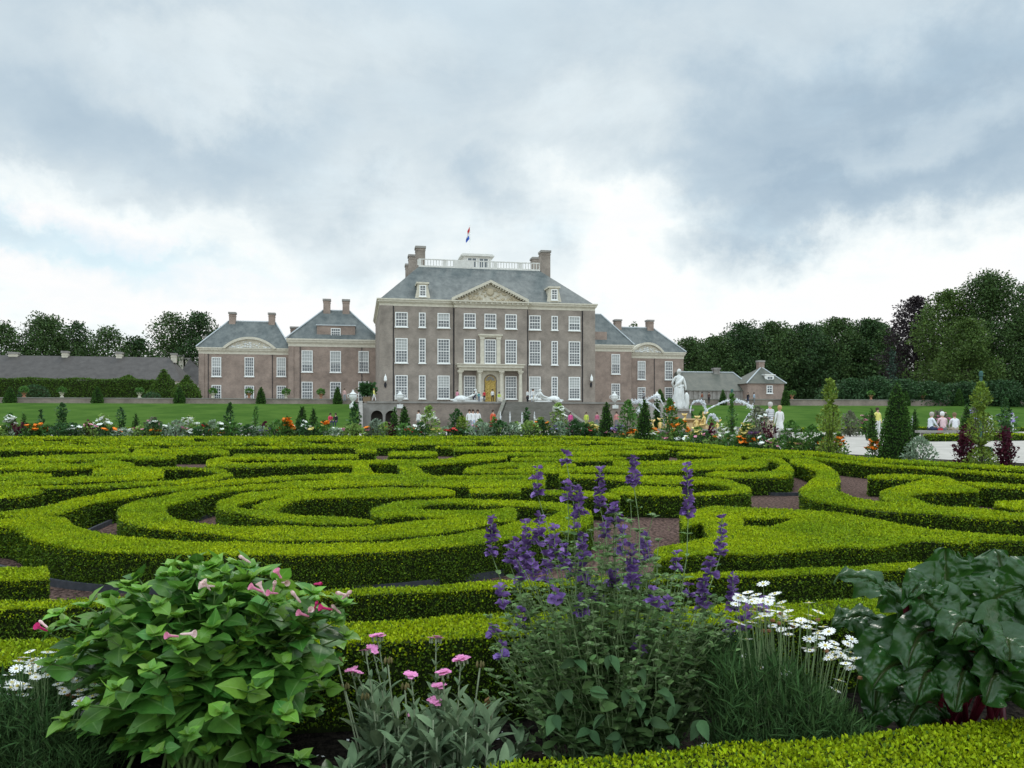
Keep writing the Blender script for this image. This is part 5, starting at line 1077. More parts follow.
def person(label,loc,rz,kind,top,bottom,hair=(.06,.04,.03),h=1.72,hat=None,sleeves=True,bag=None,skirt=None,topmat=None,group=None):
    r_=random.Random(label); root=thing('person',label,'person',loc,rz,group)
    J,E=pose(kind,r_); mats=[SKIN,topmat or cloth(top),cloth(bottom),cloth((.05,.045,.04))]
    def reg(bn):
        a,c=bn
        if 'toe' in c: return 3
        if c.startswith(('knee','ank','hip')): return 2
        if c.startswith('waist'): return 2 if a=='pelvis' and False else 1
        if c.startswith(('chest','collar','sh')): return 1
        if c.startswith('elb'): return 1
        if c.startswith('wri'): return 1 if sleeves else 0
        return 0
    s=h/1.75; me=body_mesh(J,E,mats,reg,s); o=bpy.data.objects.new('body',me); COL.objects.link(o); o.parent=root
    # hair or hat sits on the crown of the head
    c=Vector(J['crown'][:3])*s; b=MB()
    prof=[(.0,.115),(.06,.105),(.10,.06),(.108,.0),(.095,-.06),(.075,-.10 if not hat else -.02)]
    b.lathe([(r*s*1.02,z*s) for r,z in prof[::-1]],12,(c.x,c.y+.018*s,c.z+.01*s),cap=False)
    if hat: b.lathe([(.10*s,.0),(.19*s,-.02*s),(.19*s,-.005*s),(.10*s,.03*s)],14,(c.x,c.y,c.z+.02*s))
    b.build('sun_hat' if hat else 'hair',cloth(hat or hair),root,smooth=True)
    # face: eyes, nose and mouth, facing -y
    f=MB()
    for sx in(-1,1): f.lathe([(0,-.011),(.012,0),(0,.011)],8,(c.x+sx*.033*s,c.y-.083*s,c.z-.03*s))
    f.build('eyes',MT['dark'],root)
    f=MB(); f.prism([(-.012*s,0),(.012*s,0),(0,.045*s)],-.022*s,.02*s); f.V[0]=f.V[0]+np.array([c.x,c.y-.088*s,c.z-.075*s]); f.build('nose',SKIN,root)
    if skirt:
        k=MB(); zt,zb=(1.02,.52) if kind!='sit' else (.6,.3)
        k.lathe([(.23*s,zb*s),(.19*s,(zb+zt)/2*s),(.15*s,zt*s)],16,(0,0 if kind!='sit' else -.2,0),cap=False); k.build('skirt',cloth(skirt),root,smooth=True)
    if bag:
        k=MB(); hz=J['handl'][2]*s; hx=J['handl'][0]*s-.03; hy=J['handl'][1]*s; k.box(hx-.05,hx+.05,hy-.14,hy+.14,hz-.36,hz-.06); k.tube([(hx,hy-.1,hz-.06),(hx,hy,hz+.02),(hx,hy+.1,hz-.06)],.012,5); kb=k.build('handbag',cloth(bag)); kb.parent=root
    return root
def tp(px,v): p=wp(uz(px,400,v)[0],v,0); return (p.x,p.y,ZT)
def gp(px,d): p=W(px,HOR,d); return (p.x,p.y,0)
WHT=(.75,.75,.73); BLK=(.03,.03,.035); PNK=(.68,.30,.38); YEL=(.72,.68,.20); NAVY=(.04,.05,.10); RED=(.55,.05,.07); GRY=(.25,.25,.26); BEI=(.50,.43,.33); LBL=(.45,.55,.68)
person('visitor in a pale pink top by the grass bank beside the white urn',tp(344.5,-9.5),.6,'stand',(.62,.40,.38),(.30,.32,.36))
person('visitor in a yellow top and white trousers striding below the corner lantern',tp(374,-10.5),R(75),'walk',YEL,WHT,(.25,.16,.07))
person('visitor in pink standing by the portal columns',tp(457.3,-7),2.8,'stand',PNK,(.60,.30,.36))
person('visitor in dark clothes standing behind the reclining statue',tp(474.5,-11.6),.4,'stand',BLK,NAVY,bag=BLK,h=1.45)
person('child in teal beside the woman in red at the top of the stairs',tp(479,-11.9),.2,'stand',(.10,.32,.33),(.10,.12,.2),h=1.3)
person('woman in a red top at the head of the stairs',tp(484.2,-12.0),-.3,'stand',RED,BLK,h=1.5)
person('visitor in a white top and black trousers before the gilded door',tp(492.6,-10),.2,'walk',WHT,BLK)
person('seated visitor in a yellow-green top on the stair edge',tp(499,-11.9),.3,'sit',(.55,.66,.15),WHT,h=1.72)
person('visitor in a white top and black skirt beside the stairs, closest to the window',tp(527.5,-9.6),.8,'stand',WHT,BLK,skirt=BLK)
person('tall visitor in white seen behind the man in beige trousers',tp(532.5,-8.5),.2,'stand',(.78,.78,.80),LBL,h=1.85)
person('visitor in white shirt and beige trousers at the head of the stairs',tp(533.5,-12.2),-.5,'walk',WHT,(.62,.58,.5))
for px,lb,tc_,bc in ((709,'dark-clothed visitor on the upper walk before the grey-roofed range',(.12,.08,.07),BLK),(748,'visitor in black on the upper walk by the low range',BLK,NAVY),(754,'visitor in pale blue on the upper walk beside a person in black',LBL,GRY),(702,'visitor in brick red on the upper walk behind the statue',(.3,.12,.08),GRY),(643.8,'small dark figure on the terrace beside the urn behind the cone',GRY,BLK)):
    person(lb,tp(px,-4.6 if px>690 else -9),rng.uniform(0,6),'stand',tc_,bc)
for px,yt,d,lb,tc_,bc,kd in ((418.5,411,62,'visitor in a white shirt bending by the terrace wall behind the pale flowers',WHT,GRY,'stand'),(469.5,412,56,'visitor in white behind the round yellowish shrub',(.72,.73,.72),GRY,'stand'),(473,412,57,'second visitor in white, shoulder to shoulder with another behind the round shrub',(.78,.78,.78),LBL,'stand'),(477.7,413,58,'visitor with a white top beyond the red blooms',WHT,BEI,'stand'),
  (493,413,60,'dark-haired visitor in orange-red before the stairs',(.62,.12,.06),BLK,'stand'),(570.5,414,84,'visitor in bright pink at the foot of the terrace wall',(.75,.10,.33),(.3,.1,.2),'stand'),(586.3,414.5,84,'child in yellow-green at the foot of the terrace wall',(.60,.72,.10),(.45,.5,.15),'stand'),(597,413.5,86,'visitor in rose by the foot of the terrace wall',(.6,.18,.28),GRY,'stand'),(616.5,411,76,'visitor in coral behind the standard shrub',(.66,.28,.26),GRY,'stand'),
  (330,417.5,74,'seated visitor in red at the foot of the grass bank',(.62,.06,.12),NAVY,'sit'),(336,417.5,74,'seated visitor in dark clothes next to the one in red',BLK,NAVY,'sit'),
  (877.5,410.5,47,'visitor in yellow beyond the gravel path behind the largest cone',YEL,WHT,'stand')):
    x,y,_=gp(px,d); person(lb,(x,y,0 if kd=='stand' else .25),rng.uniform(-.8,.8),kd,tc_,bc,h=1.66)
x,y,_=gp(770,36); person('man in a black and white striped shirt standing behind the red amaranth',(x,y,0),R(200),'stand',WHT,BEI,(.55,.52,.48),h=1.76,sleeves=False,topmat=stripe_mat())
x,y,_=gp(779.5,36.5); person('woman in white standing beside the man in the striped shirt',(x,y,0),R(195),'stand',WHT,WHT,(.45,.28,.14),h=1.62,skirt=WHT)
# stone bench with three sitters seen from behind
bx,by,_=gp(943,40); bench=thing('stone_bench','long grey stone bench by the gravel path with three seated people','bench',(bx,by,0),R(-8))
b=MB(); b.box(-1.25,1.25,-.25,.25,.34,.46); b.build('seat',MT['stone_grey'],bench)
for sx in(-.85,.85): b=MB(); b.box(sx-.14,sx+.14,-.2,.2,-.02,.339); b.build('leg',MT['stone_grey'],bench)
person('seated man in a white shirt at the end of the stone bench with dark trousers',(bx-.62,by+.06,.02),R(100),'sit',(.70,.74,.78),NAVY,(.45,.40,.36),h=1.74,bag=RED)
person('seated white-haired visitor in a pale pink shirt in the middle of the bench',(bx+.05,by+.08,.02),R(175),'sit',(.72,.52,.54),GRY,(.75,.74,.72),h=1.76)
person('seated visitor in white on the far end of the stone bench',(bx+.62,by+.02,.02),R(170),'sit',(.76,.76,.78),BEI,(.20,.13,.08),h=1.70)

# --- statues
MS=MT['marble']
def drape(b,prof,seg=28,at=(0,0,0),fold=.12,k=9,m=0,lean=(0,0)):
    V=[];n=len(prof)
    for i,(r,z) in enumerate(prof):
        t=i/(n-1)
        for j in range(seg):
            a=2*math.pi*j/seg; rr=r*(1+fold*(1-t)*math.sin(a*k+z*5)+fold*.5*math.sin(a*(k//2)-z*7)); V.append((at[0]+rr*math.cos(a)+lean[0]*t,at[1]+rr*math.sin(a)*.85+lean[1]*t,at[2]+z))
    Fc=[(i*seg+j,i*seg+(j+1)%seg,(i+1)*seg+(j+1)%seg,(i+1)*seg+j) for i in range(n-1) for j in range(seg)]+[tuple(range(seg-1,-1,-1)),tuple(range((n-1)*seg,n*seg))]
    b.add(V,Fc,m)
dS=44.0; sx_,sy_,_=gp(679,dS); zb=H+(HOR-409)*dS/F; hs=(409-370)*dS/F
sroot=thing('marble_statue','white marble statue of a standing draped woman seen from behind above the fountain','statue',(sx_,sy_,0),R(180))
J,E=pose('stand',random.Random(1)); k=hs/1.75
J['elbr']=(.30,-.05,1.16,.05); J['wrir']=(.20,-.22,1.0,.036); J['handr']=(.12,-.26,1.02,.04); J['elbl']=(-.26,.05,1.14,.05); J['wril']=(-.30,.06,.92,.036); J['handl']=(-.28,.02,.84,.04)
for n in('pelvis','waist','chest'): J[n]=(J[n][0]+.02,)+J[n][1:3]+(J[n][3]*1.12,1.2)
me=body_mesh(J,E,[MS],lambda b_:0,k,2); o=bpy.data.objects.new('figure',me); COL.objects.link(o); o.parent=sroot; o.location=(0,0,zb)
b=MB(); drape(b,[(.33*k,0),(.29*k,.15*k),(.235*k,.45*k),(.215*k,.75*k),(.20*k,.95*k),(.15*k,1.05*k)],32,(.02,.03,zb),.26,11); b.build('drapery',MS,sroot,smooth=True)
b=MB(); b.lathe([(.085*k,-.02),(.10*k,.06*k),(.07*k,.13*k),(.03*k,.16*k)],12,(0,.03*k,zb+1.64*k)); b.build('hair',MS,sroot,smooth=True)
b=MB(); b.tube([(-.17*k,.06*k,zb+1.42*k),(-.05*k,.14*k,zb+1.25*k),(.10*k,.13*k,zb+1.10*k),(.20*k,.04*k,zb+.98*k)],[.05*k,.075*k,.085*k,.06*k],10); b.tube([(-.19*k,.05*k,zb+1.05*k),(0,.16*k,zb+.98*k),(.2*k,.05*k,zb+1.02*k)],[.05*k,.07*k,.05*k],10); b.build('shawl',MS,sroot,smooth=True)
b=MB(); drape(b,[(.10*k,0),(.12*k,.3*k),(.10*k,.62*k),(.03*k,.74*k)],16,(-.34*k,0,zb),.2,5); b.build('support',MS,sroot,smooth=True)
b=MB(); b.box(-.55,.55,-.55,.55,-.1,zb-.12); b.box(-.68,.68,-.68,.68,zb-.119,zb-.0); b.box(-.75,.75,-.75,.75,-.1,.25); b.build('pedestal',MT['stone_grey'],sroot)
# reclining river gods on the terrace edge
def reclining(px,label,flip):
    p=tp(px,-11.2); root=thing('marble_statue',label,'statue',p,TH)
    s=1.65*flip; q=1.0
    RS=1.75
    J={'pelvis':(-.10*s,0,.42*q,.20),'waist':(.18*s,0,.62*q,.17),'chest':(.40*s,0,.98*q,.22),'collar':(.45*s,0,1.25*q,.13),'neck':(.45*s,-.02,1.40*q,.085),'jaw':(.44*s,-.04,1.52*q,.12),'crown':(.44*s,-.02,1.66*q,.145),'top':(.44*s,0,1.76*q,.08),
       'hipl':(-.28*s,-.18,.40*q,.16),'kneel':(-.82*s,-.22,.62*q,.11),'ankl':(-1.25*s,-.2,.26*q,.07),'toel':(-1.42*s,-.25,.22*q,.06),'hipr':(-.28*s,.16,.38*q,.16),'kneer':(-.90*s,.14,.38*q,.11),'ankr':(-1.45*s,.12,.24*q,.07),'toer':(-1.62*s,.08,.26*q,.06),
       'shl':(.42*s,-.30,1.18*q,.11),'elbl':(.22*s,-.42,.82*q,.08),'wril':(-.08*s,-.38,.66*q,.06),'handl':(-.2*s,-.36,.62*q,.07),'shr':(.50*s,.28,1.18*q,.11),'elbr':(.80*s,.30,.78*q,.08),'wrir':(.88*s,.10,.5*q,.06),'handr':(.84*s,0,.46*q,.07)}
    J={a:c[:3]+(c[3]*RS,) for a,c in J.items()}
    _,E=pose('stand',random.Random(1)); me=body_mesh(J,E,[MS],lambda b_:0,1.0,2); o=bpy.data.objects.new('figure',me); COL.objects.link(o); o.parent=root
    b=MB(); drape(b,[(.95,0),(.90,.28),(.66,.52),(.3,.68)],24,(-.75*s,0,.16),.16,8); b.build('drapery',MS,root,smooth=True)
    b=MB(); b.lathe([(.02,-.5),(.22,-.42),(.27,0),(.16,.4),(.22,.52)],14,(0,0,0)); V=b.V[0]; b.V[0]=np.c_[V[:,2]+.95*s,V[:,0],V[:,1]+.44]; b.build('urn',MS,root,smooth=True)
    b=MB(); b.box(-2.3 if flip>0 else -1.55,1.55 if flip>0 else 2.3,-.62,.62,-.02,.2); b.build('plinth',MS,root)
reclining(470,'white reclining river god statue with legs stretched away from the stairs',1); reclining(545,'white reclining river god statue with legs towards the round shrubs, by the stairs',-1)
# marble urns
URN=[(.34,0),(.34,.10),(.22,.16),(.13,.34),(.15,.42),(.38,.62),(.50,.95),(.52,1.20),(.44,1.28),(.55,1.36),(.40,1.45),(.20,1.62),(.16,1.70),(.12,1.85),(.02,1.98)]
def urn(px,ybase,ytop,v,label):
    u,z0=uz(px,ybase,v); z1=uz(px,ytop,v)[1]; s=(z1-z0)/1.98; t=thing('marble_urn',label,'urn',wp(u,v,z0),TH)
    b=MB(); b.lathe([(r*s,z*s) for r,z in URN],20); b.build('vase',MS,t,smooth=True)
    for sg in(-1,1): c=MB(); c.tube([(sg*.47*s,0,.85*s),(sg*.72*s,0,1.0*s),(sg*.70*s,0,1.3*s),(sg*.5*s,0,1.36*s)],.05*s,6); c.build('handle',MS,t,smooth=True)
    c=MB(); c.box(-.45*s,.45*s,-.45*s,.45*s,-.5,.0); c.build('plinth',MS,t)
urn(353,404.5,389.5,TV+.3,'white marble urn above the arches at the terrace corner beside the visitor in yellow')
urn(400,404.5,390.5,TV+.3,'white marble urn on the terrace edge above the cone by the grotto')
urn(614.5,405,391.5,TV+.3,'white marble urn on the terrace edge before the wall lantern')
def tall_urn():
    d=62; p=gp(657,d); t=thing('marble_urn','large white lidded urn on a block behind the statue fountain','urn',(p[0],p[1],0),0); z0=H+(HOR-404)*d/F; z1=H+(HOR-391.5)*d/F; s=(z1-z0)/1.98
    b=MB(); b.lathe([(r*s*1.15,z*s) for r,z in URN],20,(0,0,z0)); b.build('vase',MS,t,smooth=True); b=MB(); b.box(-.6,.6,-.6,.6,-.1,z0); b.build('plinth',MT['stone_grey'],t)
tall_urn()
# terracotta pots with plants on the garden wall
TERRA=mat('terracotta',(.38,.19,.12),.85)
def pot(px,ytop,label,plantk=True,v=-3.8,stone=False):
    u=uz(px,400,v)[0]; t=thing('planter_pot',label,'planter',wp(u,v,wz+.125-ZT if px<400 else wz+.375-ZT),TH)
    b=MB(); b.lathe([(.22,0),(.24,.1),(.12,.2),(.14,.28),(.34,.6),(.40,.72),(.34,.72),(.3,.66)],14); b.build('pot',MT['cream'] if stone else TERRA,t,smooth=True)
    if plantk:
        g=MB(); n=260; dd=rand_dirs(n); g.inst(QUAD_V*np.array([1.3,1,1]),QUAD_F,dd*np.array([.5,.5,.38])*(rng.random(n)**.4)[:,None]+np.array([0,0,.95]),frames(norm(dd+rand_dirs(n)*.5),rand_dirs(n)),.22*rng.uniform(.7,1.3,n)); g.build('foliage',LM['green'],t)
for px,lb,st_ in ((24,'terracotta pot on the garden wall beside the pale rounded bush',False),(62,'stone planter on the garden wall before the long hedge, between two cones',True),(139.5,'stone planter with a plant on the garden wall by the tent topiary',True),(213,'stone planter on the garden wall below the outer wing end window',True),(249,'terracotta planter on the wall below the outer wing middle window',False),(286,'planter with a wide green plant on the wall where the two brick wings meet',True),(321,'planter with spreading plant on the wall before the inner brick wing',False)): pot(px,0,lb,True,-3.8,st_)
for px,lb in ((792,'planter with foliage on the garden wall beside the pavilion'),(832,'terracotta pot on the garden wall in the open stretch past the pavilion'),(871,'terracotta pot on the garden wall above the small cone'),(923,'terracotta pot on the garden wall under the copper beech'),(948,'leafy planter on the garden wall under the lime'),(1000,'leafy planter on the garden wall closest to the picture edge')): pot(px,0,lb,True)
p_=wp(uz(367,400,-6)[0],-6,0); ot=thing('orange_tree','bushy dark citrus tree on the terrace in front of the inner brick wing','tree',p_,0)
g=MB(); n=900; dd=rand_dirs(n); g.inst(QUAD_V*np.array([1.4,1,1]),QUAD_F,dd*np.array([1.45,1.1,1.05])*(rng.random(n)**.45*(.7+.45*np.sin(dd[:,0]*6+1)*np.cos(dd[:,2]*5)))[:,None]+np.array([0,0,1.75]),frames(norm(dd+rand_dirs(n)*.6),rand_dirs(n)),.34*rng.uniform(.7,1.3,n)); g.build('crown',LM['dark'],ot)
g=MB(); g.tube([(0,0,0),(0,0,1.6)],.1,6); g.build('trunk',MT['bark'],ot); g=MB(); g.box(-.5,.5,-.5,.5,0,.75); g.build('wooden_tub',mat('tub_wood',(.22,.16,.10),.8),ot)

# --- fountain with gilded figures and water arcs
MT['water']=mat('fountain_spray',(.86,.88,.90),.35,spec=.5,trans=.35)
def _spray(m):
    nt=m.node_tree; N=nt.nodes; L=nt.links; out=N['Material Output']; src=out.inputs['Surface'].links[0].from_socket
    no=N.new('ShaderNodeTexNoise'); no.inputs['Scale'].default_value=7; no.inputs['Detail'].default_value=4; geo=N.new('ShaderNodeNewGeometry'); L.new(geo.outputs['Position'],no.inputs['Vector'])
    mr=N.new('ShaderNodeMapRange'); mr.inputs['From Min'].default_value=.40; mr.inputs['From Max'].default_value=.62; mr.inputs['To Min'].default_value=.15; mr.inputs['To Max'].default_value=.85; L.new(no.outputs['Fac'],mr.inputs['Value'])
    tp_=N.new('ShaderNodeBsdfTransparent'); mx=N.new('ShaderNodeMixShader'); L.new(mr.outputs[0],mx.inputs[0]); L.new(src,mx.inputs[1]); L.new(tp_.outputs[0],mx.inputs[2]); L.new(mx.outputs[0],out.inputs['Surface'])
_spray(MT['water'])
fx,fy,_=gp(690,43); ft=thing('statue_fountain','round fountain basin with gilded figures spouting arcs of water below the statue','fountain',(fx,fy,0),0)
b=MB(); b.lathe([(5.2,0),(5.2,.42),(5.35,.44),(5.35,.55),(4.95,.55),(4.95,.2),(0,.2)],48,cap=False); b.build('basin',MT['stone_grey'],ft)
b=MB(); b.lathe([(4.94,.42),(0,.425)],48,cap=False); b.build('water_surface',mat('pool_water',(.05,.08,.08),.08,spec=.6),ft)
b=MB(); b.lathe([(1.7,.2),(1.2,.5),(.8,.85),(.9,1.0),(.3,1.05)],18,cap=False); b.build('rock_pedestal',mat('ochre_stone',(.45,.32,.16),.85,noise=(4,(.30,.20,.10),4)),ft)
def gilded(px,ytop,d,label):
    x,y,_=gp(px,d); J,E=pose('sit',random.Random(px)); hgt=H+(HOR-ytop)/F*d; me=body_mesh(J,E,[MT['gilt']],lambda b_:0,hgt*.50,1); o=bpy.data.objects.new('gilded_figure',me); COL.objects.link(o); o.parent=ft; o.location=(x-fx,y-fy,hgt*.18); o.rotation_euler=(0,0,rng.uniform(0,6))
    b=MB(); 
    for k in range(7): a=-1.2+k*.4; b.tube([(0,0,.0),(math.sin(a)*.10,0,.08),(math.sin(a)*.17,0,.15)],[.02,.035,.012],6)
    sh=b.build('gilded_shell',MT['gilt'],ft,smooth=True); sh.location=(x-fx,y-fy-.1,hgt*.78); return (x,y,hgt)
for px,yt in ((660,416),(669,414),(684,410),(697,413),(705,408),(718,418),(652,418)): gilded(px,yt,41.5+rng.uniform(-1,1),'')
def arc(pts,d,r0=.05,r1=.13,d2=None):
    r0*=.6; r1*=.42
    """a falling arc of spray through picture points: a broken jet of drops round a parabola"""
    P=np.array([tuple(W(x,y,d if d2 is None else d+(d2-d)*i/(len(pts)-1))) for i,(x,y) in enumerate(pts)]); P=crom(P,9); n=len(P); b=MB()
    rad=[r0+(r1-r0)*i/n*(.8+.4*random.random()) for i in range(n)]; b.tube([tuple(p) for p in P],rad,7)
    for k in range(240):
        i=random.randrange(n//4,n); rr=r1*2.8*(i/n); c=P[i]+np.random.default_rng(k).normal(size=3)*rr*.6; s=random.uniform(.02,.045); b.lathe([(0,-s),(s,0),(0,s)],5,tuple(c))
    o=b.build('water_jet',MT['water'],ft,smooth=True); o.location=(-fx,-fy,0)
arc([(705,411),(714,406),(729,400.5),(741,401.5),(752,408),(761,424)],41,.05,.15); arc([(740,428),(748,416),(755,414),(762,424)],41,.04,.1)
arc([(664,406),(659,398),(653,397),(645,402),(638,412)],44,.05,.13); arc([(660,412),(652,405),(642,401.5),(632,402)],46,.05,.12); arc([(690,413),(692,404),(698,401),(704,404),(706,412)],41,.05,.09); arc([(706,424),(709,416),(713,415.5),(717,420)],40.5,.04,.08)
# small upright jets with pools on the far gravel
for k,(px,yt,yb,d) in enumerate(((873,416.5,433,52),(914,415.5,432,54),(990,415,433,50),(1012,414,432.5,52),(879,412,432,58))):
    x,y,_=gp(px,d); t=thing('fountain_jet',('upright white water jet at the cone side of the gravel path','upright white water jet behind the seated people','upright white water jet between the amaranths','upright white water jet nearest the picture edge','thin tall water jet behind the largest cone')[k],'fountain',(x,y,0),0,'small upright jets along the path')
    h=H+(HOR-yt)*d/F; b=MB(); b.lathe([(.10,.1),(.09,h*.4),(.13,h*.75),(.07,h*.95),(.01,h)],8)
    for j in range(90): a=random.uniform(0,6.3); f=random.random(); s=random.uniform(.02,.05); rr=.1+.22*(1-f)*random.random(); b.lathe([(0,-s),(s,0),(0,s)],5,(math.cos(a)*rr,math.sin(a)*rr,f*h))
    b.build('water_jet',MT['water'],t,smooth=True); b=MB(); b.lathe([(.6,0),(.6,.14),(.5,.14),(.5,.08),(0,.08)],20,cap=False); b.build('basin',MT['stone_grey'],t)
for k,px in enumerate((500.5,510,522,534.5)):
    u=uz(px,420,TV-7.5)[0]; p=wp(u,TV-7.5,0); o=MB(); o.lathe([(.09,0),(.07,.5),(.11,1.2),(.05,1.7),(.01,1.9)],8); w_=o.build('fountain_jet',MT['water'],smooth=True); w_.location=(p.x,p.y,.0); tag(w_,'low white water jet in the row before the stairs, '+('first from the red flowers','second from the red flowers','beside the dark column','last, towards the reclining statue')[k],'fountain','row of low jets before the stairs')
# ------------------------------------------------------------------ foreground flowers
def bez(a,b_,c,n):
    t=np.linspace(0,1,n)[:,None]; return (1-t)**2*np.array(a)+2*t*(1-t)*np.array(b_)+t*t*np.array(c)
def placed(name,me,parent,loc,rot,s=1.0):
    o=bpy.data.objects.new(name,me); COL.objects.link(o); o.parent=parent; o.location=loc; o.rotation_euler=rot; o.scale=(s,s,s); return o
def vein_leaf(name,c1,c2,rough=.45,trans=.22,var=.25,spec=.4,vein=None):
    m=mat(name,c1,rough,spec=spec,var=var,trans=trans,noise=(22,c2,3),bump=(120,.25,.004),vein=vein); return m
def set_vein(o,tv,n):
    at=o.data.attributes.new('vein','FLOAT','POINT'); at.data.foreach_set('value',np.tile(tv,n).astype(np.float32))
MT['mj_leaf']=vein_leaf('four_oclock_leaf',(.088,.225,.032),(.056,.160,.026),.42,.28,.4,.35,(.16,.30,.08))
MT['mj_young']=vein_leaf('four_oclock_young_leaf',(.175,.360,.040),(.135,.285,.034),.42,.35,.35,.35,(.24,.40,.09))
MT['mj_stem']=mat('green_stem',(.10,.17,.05),.6)
# --- leafy plant with pink trumpet flowers
def four_oclock():
    d0=2.42; bx=(205-512)/F*d0; base=np.array([bx,d0,0.0])
    root=thing('flowering_plant','large bright green leafy plant with small pink trumpet flowers','plant',tuple(base))
    LR=(0,.05,.14,.27,.42,.58,.74,.89,1); LC=(-1,-.55,-.09,0,.09,.55,1); LV,LF=leaf_template(.36,.045,.26,rows=LR,prof=(.05,.55,.88,1,.95,.74,.45,.17,0),cols=LC,wave=.025); LN=leaf_vein(LR,LC)
    r_=np.random.default_rng(21); P=[];D=[];N=[];S=[];M=[]; stems=MB()
    flw=[(249,563,.0),(215,585,.5),(267,593,.5),(283,583,.5),(313,588,.6),(336,616,.6),(311,613,.6),(49,628,.3),(179,636,1.0),(338,597,.7),(297,603,.6),(343,600,.7),(305,618,.6),(275,597,.6)]
    ends=[]
    for k in range(135):
        a=k*2.39996; f=((k+.5)/135)**1.2; th=math.acos(1-f*.90); u=(1+.20*math.sin(a*3+k))*(.66+.40*math.cos(th)**.6)
        ends.append((np.array([.43*u*math.sin(th)*math.cos(a),.34*u*math.sin(th)*math.sin(a),(.10+.52*math.cos(th)*(.9+.1*u))]),False))
    # taller shoots of the outline
    for px,py,dd in ((165,553,2.4),(190,546,2.42),(215,550,2.4),(240,560,2.38),(130,562,2.35),(88,583,2.3),(65,600,2.3),(300,585,2.3),(325,590,2.3),(345,612,2.28),(52,640,2.25),(60,590,2.35),(110,575,2.4),(265,570,2.4),(320,650,2.25),(285,690,2.15),(300,735,2.15)):
        w_=np.array(W(px,py+24,dd)); ends.append((w_-base,False))
    for px,py,q in flw: ends.append((np.array(W(px,py+6,2.42-.22*q-.05))-base,True))
    for e,isf in ends:
        st=np.array([r_.normal()*.05,r_.normal()*.05,0.0]); mid=np.array([e[0]*.35,e[1]*.35,e[2]*.62+.05])
        C=bez(st,mid,e,9); L=np.linalg.norm(e)
        stems.tube([tuple(c) for c in C],[.0065*(1-.7*i/8) for i in range(9)],5)
        az=r_.uniform(0,6.3)
        outw=norm((e*np.array([1,1,.25]))[None])[0]
        for i,t in enumerate((4,5,6,7,8)):
            c=C[t]; tg=norm((C[min(t+1,8)]-C[t-1])[None])[0]
            for sgn in(0,1):
                ang=az+i*math.pi/2+sgn*math.pi
                h=np.array([math.cos(ang),math.sin(ang),0.0]); dr=norm((h*1.0+outw*.75+np.array([0,0,.18-.42*(1-t/8)]))[None])[0]
                sz=(.122,.116,.104,.086,.064)[i]*r_.uniform(.8,1.18)
                if e[2]<.25: sz*=.8
                P.append(c); D.append(dr); dr=dr+r_.normal(size=3)*.22+np.array([0,0,.25*max(0,e[2]-.45)/.2]); D[-1]=dr; N.append(np.array([0,0,1.0])+outw*.45+r_.normal(size=3)*.42); S.append(sz*r_.choice([1.0,1.0,1.15,.7])); M.append(1 if e[2]>.22 and ((t==8 and r_.random()<.8) or (t==7 and r_.random()<.35)) else 0)
        for j in range(4):   # small pale leaves at the shoot tip
            ang=az+j*1.57+.7; dr=norm((np.array([math.cos(ang),math.sin(ang),.9])+outw*.4)[None])[0]
            P.append(C[8]); D.append(dr); N.append(np.array([0,0,1.0])-dr*.2+outw*.4); S.append(r_.uniform(.028,.05)); M.append(1)
    f=MB(); f.inst(LV,LF,np.array(P),frames(np.array(D),np.array(N)),np.array(S),np.array(M)); set_vein(f.build('foliage',[MT['mj_leaf'],MT['mj_young']],root,smooth=True),LN,len(P))
    stems.build('stem',MT['mj_stem'],root,smooth=True)
    pink=mat('pink_petal',(.75,.28,.42),.5,trans=.25); pale=mat('pale_pink_petal',(.80,.58,.56),.5,trans=.25); deep=mat('magenta_petal',(.62,.05,.20),.5,trans=.25)
    def trumpet(m,op):
        g=MB(); prof=[(.0025,0),(.004,.012),(.0035,.022),(.005,.032),(.009 if op else .006,.038),(.0115 if op else .0038,.043 if op else .045)]
        g.lathe(prof,10,cap=False); return g.build('flower',m,link=False)
    TM=[trumpet(pink,True),trumpet(pale,True),trumpet(deep,True),trumpet(pale,False),trumpet(deep,False)]
    for k,(px,py,q) in enumerate(flw):
        w_=np.array(W(px,py,2.42-.22*q-.07))-base
        kind=(3,1,0,0,4,2,4,2,0,3,3,3,0,0)[k]
        for j in range(1 if kind>2 else 2):
            placed('flower',TM[kind if j==0 else r_.choice([3,1])],root,tuple(w_+r_.normal(size=3)*.008),(r_.uniform(.4,1.5),r_.uniform(-.6,.6),r_.uniform(-1.5,1.5)),r_.uniform(.75,1.0))
four_oclock()

